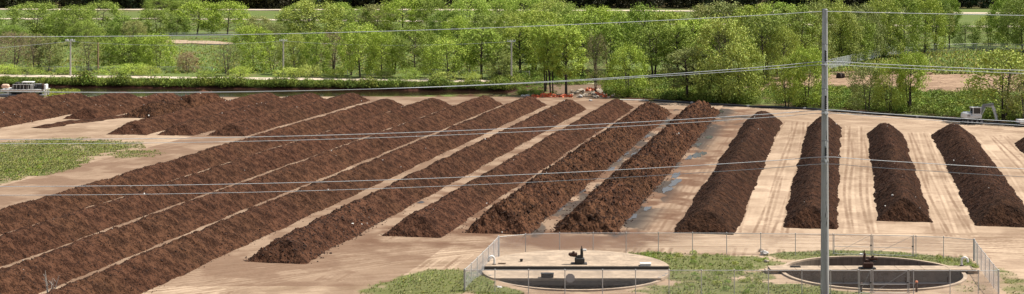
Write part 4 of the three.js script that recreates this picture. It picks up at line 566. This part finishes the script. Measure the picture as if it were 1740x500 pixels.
// ---------- tall steel pole and its cables ----------
const PD = 70, PX = (1402 - 870) * PD / F, pix = (px, py, D = PD) => at(px, py, D);
{
  const g0 = terrainY(PX, PD), top = EYE - 77 * PD / F, t = thing('steel_pole', 'tall tapered galvanised steel pole carrying the cables', 'pole', V(PX, g0, -PD)), H2 = top - g0;
  part(t, 'shaft', [rod(V(0, -0.5, 0), V(0, H2, 0), 0.215, 0.115, 12)], metal.galv); part(t, 'cap', rod(V(0, H2, 0), V(0, H2 + 0.05, 0), 0.125, 0.1, 12), metal.grey);
  part(t, 'base_flange', rod(V(0, 0, 0), V(0, 0.06, 0), 0.4, 0.4, 16), metal.grey);
  for (const [py0, py1] of [[76, 112], [152, 194], [240, 275]]) {
    const y0 = EYE - (py1 + 60) * PD / F - g0, y1 = EYE - (py0 + 60) * PD / F - g0, rr = mix(0.215, 0.115, y0 / H2), ins = part(t, 'insulator', [rod(V(0.0, y0 + 0.1, rr + 0.07), V(0.0, y1 - 0.25, rr + 0.07), 0.042, 0.035, 10), ...Array.from({ length: 6 }, (_, k) => rod(V(0.0, y0 + 0.2 + k * 0.09, rr + 0.07), V(0.0, y0 + 0.22 + k * 0.09, rr + 0.07), 0.06, 0.045, 10))], metal.black);
    part(ins, 'fitting', [box(0.05, 0.26, 0.09, 0.0, y1 - 0.13, rr + 0.03), box(0.09, 0.12, 0.14, 0.0, y0 + 0.1, rr + 0.05), rod(V(0.0, y0 + 0.02, rr + 0.02), V(0.0, y0 + 0.02, rr + 0.2), 0.035, 0.035, 8)], metal.white);
    part(t, 'band', [rod(V(0, y0, 0), V(0, y0 + 0.07, 0), rr + 0.012, rr + 0.01, 14), rod(V(0, y1, 0), V(0, y1 + 0.05, 0), rr + 0.0, rr, 14)], metal.grey);
  }
  // cables: height at the pole, sag on either side, depth offset; both spans run to poles outside the picture
  for (const [py, sl, lo, sr, r, dz, l] of [[19.5, 43, 0, 16, 0.012, 0, 'single top cable passing over the steel pole tip'], [104, 53, 230, 36, 0.013, 0.24, 'upper cable of the second pair on the steel pole'], [109, 47, 230, 36, 0.0105, 0.32, 'lower cable of the second pair on the steel pole'], [186, 50, 40, 48, 0.013, 0.26, 'upper cable of the third pair, crossing the far windrow ends'], [191, 52, 40, 50, 0.0105, 0.34, 'lower cable of the third pair, crossing the far windrow ends'], [265.5, 50, 0, 48, 0.013, 0.3, 'upper cable of the lowest pair, crossing the middle of the windrows'], [277, 53, 0, 52, 0.0105, 0.36, 'lower cable of the lowest pair, crossing the middle of the windrows']]) {
    const pts = [], span = 1402 - lo; for (let k = -24; k <= 20; k++) { const px = 1402 + k * 72, u = k <= 0 ? (1402 - px) / span : (px - 1402) / 1400, s = k <= 0 ? sl : sr; const p = pix(px, py + s * (1 - (1 - u) ** 2)); p.z += dz; pts.push(p); }
    solo('overhead_cable', new THREE.TubeGeometry(new THREE.CatmullRomCurve3(pts, false, 'centripetal'), 160, r, 5, false), metal.cable, l, 'cable', 'cables on the steel pole');
  }
}
// ---------- timber utility poles behind the road ----------
for (const [px, base, top, arm, m, l] of [[119, 131, 70, 2.1, wood.pole, 'pale timber pole with white floodlight crossarm near the screening machine'], [166, 125, 73, 0, wood.brown, 'plain brown timber pole without a crossarm'], [481, 131, 69, 1.7, wood.pole, 'pale timber pole with crossarm beside the two bright shrubs'], [869, 140, 70, 1.7, wood.pole, 'pale timber pole with crossarm close to the gravel road by the wood']]) {
  const p = P(px, base); p.y = terrainY(p.x, -p.z); const k = (base + 60) / EYE, h = (base - top) / k, t = thing('utility_pole', l, 'pole', p);
  part(t, 'shaft', rod(V(0, -0.4, 0), V(0, h, 0), 0.2, 0.15, 10), m);
  if (arm) {
    part(t, 'crossarm', box(arm, 0.14, 0.12, 0, h - 0.25, 0.16), metal.white); part(t, 'brace', [rod(V(-arm * 0.3, h - 0.3, 0.14), V(0, h - 0.95, 0.12), 0.03), rod(V(arm * 0.3, h - 0.3, 0.14), V(0, h - 0.95, 0.12), 0.03)], metal.grey);
    for (const x of [-0.46, -0.18, 0.18, 0.46]) part(t, 'insulator', [rod(V(x * arm, h - 0.18, 0.16), V(x * arm, h + 0.05, 0.16), 0.05, 0.07, 8), rod(V(x * arm, h + 0.05, 0.16), V(x * arm, h + 0.12, 0.16), 0.08, 0.04, 8)], metal.white);
    if (px === 119) for (const x of [-0.75, 0.35]) part(t, 'floodlight', [rbox(0.6, 0.34, 0.3, 0.04, x, h + 0.02, 0.38, 0.12)], metal.white);
  }
}
solo('overhead_cable', new THREE.TubeGeometry(new THREE.CatmullRomCurve3([at(-60, 84, 366), at(0, 81, 366), at(60, 76, 366.3), at(119, 70.4, 366.4)]), 30, 0.03, 5, false), metal.cable, 'thin cable running to the floodlight pole', 'cable', 'thin cables on the timber poles');
for (const [x0, y0, d0, x1, y1, d1, l] of [[119, 70.4, 366.4, 481, 69.6, 366.4, 'thin cable slung between the floodlight pole and the next crossarm pole'], [481, 69.6, 366.4, 869, 70.4, 349.5, 'thin cable slung from the shrub-side pole to the pole by the wood']]) { const a = at(x0, y0, d0), b = at(x1, y1, d1), pts = []; for (let k = 0; k <= 16; k++) { const p = a.clone().lerp(b, k / 16); p.y -= 0.9 * 4 * (k / 16) * (1 - k / 16); pts.push(p); } solo('overhead_cable', new THREE.TubeGeometry(new THREE.CatmullRomCurve3(pts), 40, 0.018, 5, false), metal.cable, l, 'cable', 'thin cables on the timber poles'); }

// ---------- screening machine at the creek end of the yard ----------
{
  const p = P(42, 164.5), t = thing('screening_machine', 'white-framed screening machine with orange tank parked by the creek', 'machine', p), X = (u) => (u - 42) / 9, Y = (v) => (164.5 - v) / 9;
  const bx = (u0, u1, v0, v1, d, z = 0, r = 0.04) => rbox(X(u1) - X(u0), Y(v0) - Y(v1), d, Math.min(r, (Y(v0) - Y(v1)) / 3), (X(u0) + X(u1)) / 2, (Y(v0) + Y(v1)) / 2, z);
  part(t, 'platform', [bx(-2, 76, 160.4, 161.6, 2.6), bx(-2, 70, 162.4, 163.2, 2.9)], metal.grey);
  part(t, 'chassis', [bx(3, 72, 151.2, 152.6, 2.3), bx(3, 72, 152.8, 155.4, 1.9)], metal.white); part(t, 'underframe', [bx(8, 62, 155.6, 157, 1.5), bx(20, 44, 157, 159, 1.1)], metal.dark);
  for (const z of [-0.9, 0.9]) for (const [u0, u1] of [[15.5, 13], [16.5, 15.5], [57.5, 55.5], [59, 57], [77, 78.5], [80, 79.5]]) part(t, 'leg', rod(V(X(u0), Y(151.5), z), V(X(u1), Y(162), z), 0.085, 0.085, 6), metal.white);
  part(t, 'fuel_tank', new THREE.CapsuleGeometry(0.42, 0.7, 6, 18).rotateZ(Math.PI / 2).translate(X(10), Y(146.2), 0.5), metal.bleached); part(t, 'tank_cradle', bx(9, 23, 149.2, 151.4, 1.6), metal.white);
  part(t, 'engine', [bx(22, 34, 143.8, 151, 1.8, 0), bx(35, 45, 143.4, 151, 1.7, 0)], metal.black); part(t, 'engine_cover', [bx(26, 32, 139.6, 143.2, 1.4), bx(33, 44, 142.2, 143.2, 1.8)], metal.dark);
  part(t, 'panel', bx(45.2, 46.6, 143, 151, 1.75), metal.rust); part(t, 'hopper', [bx(47.2, 53, 144, 151, 1.7), bx(56, 63, 146, 151, 1.6)], metal.black);
  part(t, 'roof', [bx(38, 57, 138.6, 140.4, 1.5, 0, 0.08)], metal.white); for (const u of [39.5, 47, 55.5]) part(t, 'roof_post', [rod(V(X(u), Y(140.2), 0.7), V(X(u), Y(151), 0.8), 0.045), rod(V(X(u), Y(140.2), -0.7), V(X(u), Y(151), -0.8), 0.045)], metal.white);
  part(t, 'railing', [rod(V(X(24), Y(142.8), 1.0), V(X(57), Y(143.2), 1.0), 0.035), rod(V(X(57), Y(142.5), 1.0), V(X(72), Y(141.5), 1.0), 0.04), ...[24, 30, 36, 42, 50].map((u) => rod(V(X(u), Y(142.8), 1.0), V(X(u), Y(151), 1.0), 0.03))], metal.white);
  part(t, 'ladder', [rod(V(X(54.4), Y(142), 1.2), V(X(55), Y(163), 1.35), 0.04), rod(V(X(58.4), Y(142), 1.2), V(X(59), Y(163), 1.35), 0.04), ...Array.from({ length: 9 }, (_, k) => rod(V(X(54.5), Y(144 + k * 2), 1.22 + k * 0.015), V(X(58.6), Y(144 + k * 2), 1.22 + k * 0.015), 0.025))], metal.white);
  part(t, 'drum', [rod(V(X(64), Y(146.8), 0), V(X(72), Y(146.8), 0), 0.52, 0.52, 18)], metal.black); part(t, 'drum_band', rod(V(X(72), Y(146.8), 0), V(X(75), Y(146.8), 0), 0.56, 0.56, 18), metal.rust);
  part(t, 'end_panel', [bx(75.8, 79.4, 143, 152, 1.6, 0, 0.1)], metal.white); part(t, 'drawbar', [rod(V(X(72), Y(152), 0), V(X(84), Y(151), 0), 0.09, 0.06), box(0.5, 0.07, 0.5, X(82), Y(150.4), 0)], metal.white);
  part(t, 'chute', box(0.75, 0.08, 0.6, X(45), Y(161), 1.3, 0, 0, -0.5), metal.white); part(t, 'exhaust', [rod(V(X(63), Y(143), 0.3), V(X(65), Y(139.4), 0.3), 0.06, 0.06), rod(V(X(65), Y(139.4), 0.3), V(X(69), Y(139.2), 0.3), 0.06)], metal.rust);
  for (const u of [24, 34, 66]) part(t, 'wheel', [rod(V(X(u), 0.36, 0.75), V(X(u), 0.36, 1.05), 0.36, 0.36, 18), rod(V(X(u), 0.36, -0.75), V(X(u), 0.36, -1.05), 0.36, 0.36, 18)], metal.rubber);
}
// ---------- excavator ----------
{
  const p = P(1652, 210.5), t = thing('excavator', 'pale grey excavator with raised boom beside the black pipeline', 'excavator', p, 0.12), K = 270.5 / 25, X = (u) => (u - 1652) / K, Y = (v) => (210.5 - v) / K;
  for (const z of [-0.95, 0.95]) { const s = new THREE.Shape(); s.absarc(X(1639.5), 0.38, 0.38, Math.PI / 2, Math.PI * 1.5); s.absarc(X(1664), 0.38, 0.38, -Math.PI / 2, Math.PI / 2); const tr = part(t, 'track', new THREE.ExtrudeGeometry(s, { depth: 0.5, bevelEnabled: true, bevelSize: 0.03, bevelThickness: 0.03, bevelSegments: 1 }).translate(0, 0.03, z - 0.25), metal.rubber); part(tr, 'sprocket', [X(1639.5), X(1647), X(1656), X(1664)].map((x) => rod(V(x, 0.41, z - 0.3), V(x, 0.41, z + 0.3), 0.22, 0.22, 14)), metal.grey); }
  part(t, 'undercarriage', rbox(1.5, 0.35, 1.6, 0.05, 0, 0.6, 0), metal.dark); part(t, 'slew_ring', rod(V(0, 0.76, 0), V(0, 0.92, 0), 0.6, 0.6, 20), metal.dark);
  part(t, 'upper_body', [rbox(2.6, 0.5, 2.2, 0.08, X(1651), 1.18, 0)], metal.white); part(t, 'counterweight', rbox(0.9, 0.75, 2.2, 0.22, X(1642), 1.4, 0), metal.white); part(t, 'engine_hood', rbox(1.0, 0.3, 1.2, 0.1, X(1646), 1.72, -0.45), metal.white); part(t, 'grille', box(0.5, 0.3, 0.02, X(1642), 1.4, 1.11), metal.grey);
  const cab = part(t, 'cab', [rbox(1.55, 0.14, 1.15, 0.05, X(1656.5), 2.62, 0.45), ...[[1650, 1], [1650, -0.08], [1663.4, 1], [1664.4, -0.08]].map(([u, z]) => box(0.1, 1.2, 0.09, X(u), 2.0, z)), box(1.45, 0.35, 1.1, X(1656.5), 1.5, 0.45)], metal.white); for (const z of [-0.1, 0.99]) part(cab, 'side_window', box(1.25, 0.84, 0.02, X(1656.6), 2.1, z), metal.glass); part(cab, 'windscreen', box(0.02, 0.84, 0.98, X(1663.8), 2.1, 0.45), metal.glass); part(cab, 'rear_window', box(0.02, 0.8, 0.98, X(1649.8), 2.1, 0.45), metal.glass); part(cab, 'seat', [rbox(0.5, 0.14, 0.5, 0.04, X(1655), 1.78, 0.45), rbox(0.12, 0.6, 0.5, 0.04, X(1652.6), 2.05, 0.45)], metal.dark);
  const beam = (pts, w0, w1, d) => { const s = []; for (let i = 0; i + 1 < pts.length; i++) { const a = V(X(pts[i][0]), Y(pts[i][1]), -0.3), b = V(X(pts[i + 1][0]), Y(pts[i + 1][1]), -0.3), L = a.distanceTo(b), q = i / (pts.length - 1); const g = new RoundedBoxGeometry(L + 0.14, mix(w0, w1, q), d, 2, 0.04); g.rotateZ(Math.atan2(b.y - a.y, b.x - a.x)); s.push(g.translate((a.x + b.x) / 2, (a.y + b.y) / 2, -0.3)); } return s; };
  const boom = part(t, 'boom', beam([[1664, 200], [1669, 190], [1675, 179.5], [1691, 178]], 0.5, 0.3, 0.34), metal.grey); part(boom, 'boom_ram', [rod(V(X(1667), Y(202), -0.05), V(X(1676), Y(184), -0.05), 0.07), rod(V(X(1677), Y(182), -0.3), V(X(1690), Y(182.5), -0.3), 0.07)], metal.white);
  const stick = part(t, 'stick', beam([[1689, 177.5], [1693, 189], [1697.4, 205]], 0.4, 0.22, 0.28), metal.white); part(stick, 'bucket_ram', rod(V(X(1694.5), Y(184), -0.3), V(X(1699), Y(200), -0.3), 0.06), metal.grey);
  { const s = new THREE.Shape(); s.moveTo(0.3, 0.55); s.quadraticCurveTo(0.35, 0, -0.1, -0.05); s.lineTo(-0.55, 0.05); s.lineTo(-0.5, 0.12); s.quadraticCurveTo(0.05, 0.15, 0.1, 0.55); part(t, 'bucket', new THREE.ExtrudeGeometry(s, { depth: 0.8, bevelEnabled: false }).translate(X(1696), 0.06, -0.7), metal.rust); }
}
// ---------- white truck, mostly beyond the frame ----------
{
  const p = P(1730, 215.5), t = thing('white_truck', 'white pickup truck parked at the yard edge past the excavator', 'truck', p, 0.08);
  part(t, 'body', [rbox(5.3, 0.62, 1.85, 0.12, 2.7, 0.78, 0), rbox(2.0, 0.06, 1.8, 0.03, 1.1, 1.1, 0)], metal.white); part(t, 'tailgate', rbox(0.08, 0.5, 1.6, 0.03, 0.04, 0.86, 0), metal.white); const cab = part(t, 'cab', [rbox(2.0, 0.72, 1.66, 0.18, 3.1, 1.42, 0)], metal.white); for (const z of [-0.84, 0.84]) part(cab, 'side_window', rbox(1.6, 0.4, 0.03, 0.01, 3.1, 1.5, z), metal.glass); part(cab, 'rear_window', rbox(0.03, 0.38, 1.3, 0.01, 2.09, 1.5, 0), metal.glass);
  for (const x of [1.0, 4.35]) for (const z of [-0.82, 0.82]) { const w = part(t, 'wheel', rod(V(x, 0.37, z - 0.11), V(x, 0.37, z + 0.11), 0.37, 0.37, 20), metal.rubber); part(w, 'rim', rod(V(x, 0.37, z - 0.12), V(x, 0.37, z + 0.12), 0.2, 0.2, 16), metal.grey); }
  part(t, 'bumper', rbox(0.14, 0.18, 1.8, 0.04, -0.06, 0.55, 0), metal.dark); for (const z of [-0.75, 0.75]) part(t, 'tail_light', box(0.05, 0.26, 0.14, -0.02, 0.9, z), mat([0.3, 0.02, 0.02], 0.4));
}
// ---------- pipeline, rubble, orange barrier, logs, twigs ----------
const lay = (px, py, y = 0) => { const p = P(px, py); p.y = (-p.z > edgeD(p.x) ? terrainY(p.x, -p.z) : 0) + y; return p; };
{
  const pts = []; for (let px = 1112; px <= 1880; px += 32) pts.push(lay(px, lerpPts([[1112, 172], [1240, 180.5], [1400, 188], [1640, 207], [1740, 216], [1880, 229]], px) + 0.35 * Math.sin(px * 0.05), 0.17));
  const t = thing('black_pipeline', 'long black pipeline laid along the yard edge before the bushes', 'pipeline', pts[0].clone().setY(0)); const q = pts.map((p) => p.clone().sub(t.position));
  part(t, 'pipe', tube(q, 0.19, 160, 10), mat([0.018, 0.018, 0.02], 0.4)); for (let k = 2; k < q.length - 1; k += 3) { const d = q[k + 1].clone().sub(q[k]).normalize(); part(t, 'coupling', rod(q[k].clone().addScaledVector(d, -0.22), q[k].clone().addScaledVector(d, 0.22), 0.23, 0.23, 12), metal.grey); }
  const w = [[1046, 170.5], [1070, 170.8], [1102, 171]].map(([a, b]) => lay(a, b, 0.1)); solo('white_pipe', tube(w, 0.1, 20, 8), metal.white, 'short pale pipe lying on the earth near the concrete blocks', 'pipe');
}
function chunk(seed, w, h, d) { const r = rng(seed), g = new THREE.IcosahedronGeometry(0.5, 1), p = g.attributes.position; for (let i = 0; i < p.count; i++) { const x = p.getX(i), y = p.getY(i), z = p.getZ(i), k = 0.75 + 0.5 * hash(Math.round(x * 97) + seed * 31, Math.round(y * 89 + z * 53)); p.setXYZ(i, x * k * w, Math.max(-0.5, y * k) * h, z * k * d); } g.computeVertexNormals(); return g; }
{
  const b = lay(1103, 164), o = thing('concrete_culvert', 'big grey concrete pipe section lying at the yard edge', 'culvert', b, 0.5); part(o, 'pipe', new THREE.LatheGeometry([[0.42, -0.7], [0.56, -0.7], [0.56, 0.7], [0.42, 0.7], [0.42, -0.7]].map((q) => new THREE.Vector2(...q)), 22).rotateZ(Math.PI / 2).translate(0, 0.54, 0), mat([0.34, 0.3, 0.26], 0.95, { map: grime })); part(o, 'collar', new THREE.LatheGeometry([[0.565, 0.45], [0.64, 0.45], [0.64, 0.72], [0.565, 0.72], [0.565, 0.45]].map((q) => new THREE.Vector2(...q)), 22).rotateZ(Math.PI / 2).translate(0, 0.54, 0), mat([0.36, 0.33, 0.29], 0.95));
  const stone = [mat([0.34, 0.28, 0.22], 0.95), mat([0.27, 0.21, 0.16], 0.95), mat([0.4, 0.38, 0.36], 0.95)], r = rng(5);
  const list = [[1088, 165, 0.9, 'dark rounded boulder next to the concrete pipe section', 1], [1117, 167, 0.7, 'pale flat slab beside the concrete pipe section', 2], [1004, 172, 0.5, 'pale broken slab on the yard earth before the rubble', 2], [896, 164.5, 0.7, 'lone white block at the end of the orange barrier', 2], [888, 164, 0.5, 'small pale stone near the lone white block', 2], [1300, 434, 0.62, 'grey concrete lump in the grass between the two tanks', 2], [1294, 428, 0.42, 'small broken stone behind the grey concrete lump', 1], [1303, 446, 0.34, 'tan stone on the path between the two tanks', 0], [848, 492, 0.4, 'flat pale stone below the covered tank rim', 2]];
  for (const [px, py, s, l, m] of list) solo('stone', chunk(px, s * 1.3, s * 0.8, s), stone[m], l, 'stone').position.copy(lay(px, py, s * 0.25));
  for (let k = 0; k < 46; k++) { const px = 970 + 76 * r(), py = 157 + 10 * r(), s = 0.35 + 0.55 * r(); const o2 = solo('rubble_chunk', chunk(200 + k % 7, s * 1.4, s * 0.8, s), stone[Math.floor(r() * 2.4)], 'broken rubble chunk in the heap around the torn orange mesh', 'rubble', 'rubble heap by the orange mesh'); o2.position.copy(lay(px, py, s * 0.2 + 0.25 * r())); o2.rotation.y = r() * 6; }
  // orange plastic mesh barrier: a standing run, then torn heaps
  const orange = mat([0.62, 0.13, 0.045], 0.6);
  function banner(x0, x1, y0, y1, hgt, seed) { const n = 40, pos = [], idx = []; for (let i = 0; i <= n; i++) { const px = mix(x0, x1, i / n), p = lay(px, mix(y0, y1, i / n)); for (let k = 0; k <= 5; k++) { const u = k / 5, hh = hgt * (0.35 + 0.9 * noise(i * 0.28 + seed, 2)); pos.push(p.x + 0.3 * (noise(i * 0.6, k + seed) - 0.5), p.y + u * hh, p.z + 0.8 * (noise(i * 0.35, k * 0.8 + seed) - 0.5)); } } for (let i = 0; i < n; i++) for (let k = 0; k < 5; k++) { if (hash(i + seed * 7, k) < 0.16) continue; const a = i * 6 + k; idx.push(a, a + 6, a + 1, a + 1, a + 6, a + 7); } const g = new THREE.BufferGeometry(); g.setAttribute('position', new THREE.Float32BufferAttribute(pos, 3)); g.setIndex(idx); g.computeVertexNormals(); return g; }
  const f = thing('orange_barrier', 'orange plastic mesh barrier standing at the foot of the trees', 'barrier', V(0, 0, 0)); part(f, 'mesh', banner(904, 974, 165.5, 165.5, 0.85, 3), orange); for (const px of [906, 922, 938, 955, 972]) { const p = lay(px, 165.6); part(f, 'stake', rod(p.clone().add(V(0, -0.2, 0)), p.clone().add(V(0, 0.9, 0)), 0.04), wood.brown); }
  solo('torn_orange_mesh', banner(982, 1016, 158.5, 157, 0.8, 9), orange, 'torn orange mesh draped over the back of the rubble heap', 'barrier mesh'); solo('torn_orange_mesh', banner(1012, 1038, 163, 167, 0.75, 14), orange, 'torn orange mesh crumpled at the front of the rubble heap', 'barrier mesh');
  const logAt = (px, py, L, rr, ang, l) => { const p = lay(px, py, rr); const o3 = thing('log', l, 'log', p, ang); part(o3, 'bark', rod(V(-L / 2, 0, 0), V(L / 2, 0.12, 0), rr, rr * 0.85, 12), wood.log); part(o3, 'cut_end', [rod(V(-L / 2 - 0.02, 0, 0), V(-L / 2, 0, 0), rr * 0.92, rr * 0.92, 12)], mat([0.4, 0.27, 0.16], 0.9)); };
  logAt(1577, 130, 2.2, 0.3, 0.5, 'pale log lying on the grass above the churned clearing'); logAt(1440, 134, 1.7, 0.28, -0.2, 'brown log beside the black upturned stump');
  const st = thing('stump', 'black upturned tree stump at the edge of the clearing', 'stump', lay(1428, 135)); part(st, 'root_ball', chunk(77, 2.0, 1.7, 1.4).translate(0, 0.6, 0), wood.stump); for (let k = 0; k < 7; k++) { const a = k * 0.9; part(st, 'root', rod(V(0, 0.6, 0), V(Math.cos(a) * 1.1, 0.7 + Math.sin(a * 2) * 0.5, Math.sin(a) * 0.8), 0.14, 0.05, 6), wood.stump); }
  for (const [px, py, s] of [[320, 74, 9], [360, 76, 7], [285, 72, 6]]) { const p = lay(px, py); const n = 26, pos = [0, 0.06, 0], idx = []; for (let i = 0; i < n; i++) { const a = i / n * 6.283, q = s * (0.5 + 0.8 * noise(Math.cos(a) * 1.5 + px, Math.sin(a) * 1.5)); pos.push(Math.cos(a) * q, 0.05, Math.sin(a) * q * 1.2); idx.push(0, 1 + (i + 1) % n, 1 + i); } const g = new THREE.BufferGeometry(); g.setAttribute('position', new THREE.Float32BufferAttribute(pos, 3)); g.setIndex(idx); g.computeVertexNormals(); struct('bare_earth_patch', g, mat([0.3, 0.22, 0.15], 1)).position.set(p.x, p.y + 0.25, p.z); }
}
for (const [px, D, hgt, seed, l] of [[84, 121.5, 2.55, 3, 'bare pale twigs sticking up in front of the long windrow'], [123, 121, 1.6, 8, 'single bleached dead branch next to the bare twigs']]) {
  const x = (px - 870) * D / F, t = thing('dead_shrub', l, 'dead shrub', V(x, 0, -D)), r = rng(seed); const n = seed === 3 ? 5 : 2;
  for (let k = 0; k < n; k++) { const a = r() * 6.3, e = V(Math.cos(a) * 0.45 * hgt * 0.5 + 0.2, hgt * (0.7 + 0.3 * r()), Math.sin(a) * 0.3), m = e.clone().multiplyScalar(0.55).add(V(0.1 * (r() - 0.5), 0, 0)); part(t, 'branch', [rod(V(0, -0.3, 0), m, seed === 3 ? 0.05 : 0.07, 0.035, 6), rod(m, e, 0.035, 0.015, 5), rod(m, m.clone().add(V(0.3 + 0.3 * r(), 0.35, 0.1)), 0.025, 0.01, 4), rod(m.clone().lerp(e, 0.4), m.clone().lerp(e, 0.4).add(V(-0.25, 0.3 * r() + 0.15, 0)), 0.02, 0.008, 4)], wood.dead); }
}
console.log('objects done');
renderer.render(scene, camera);
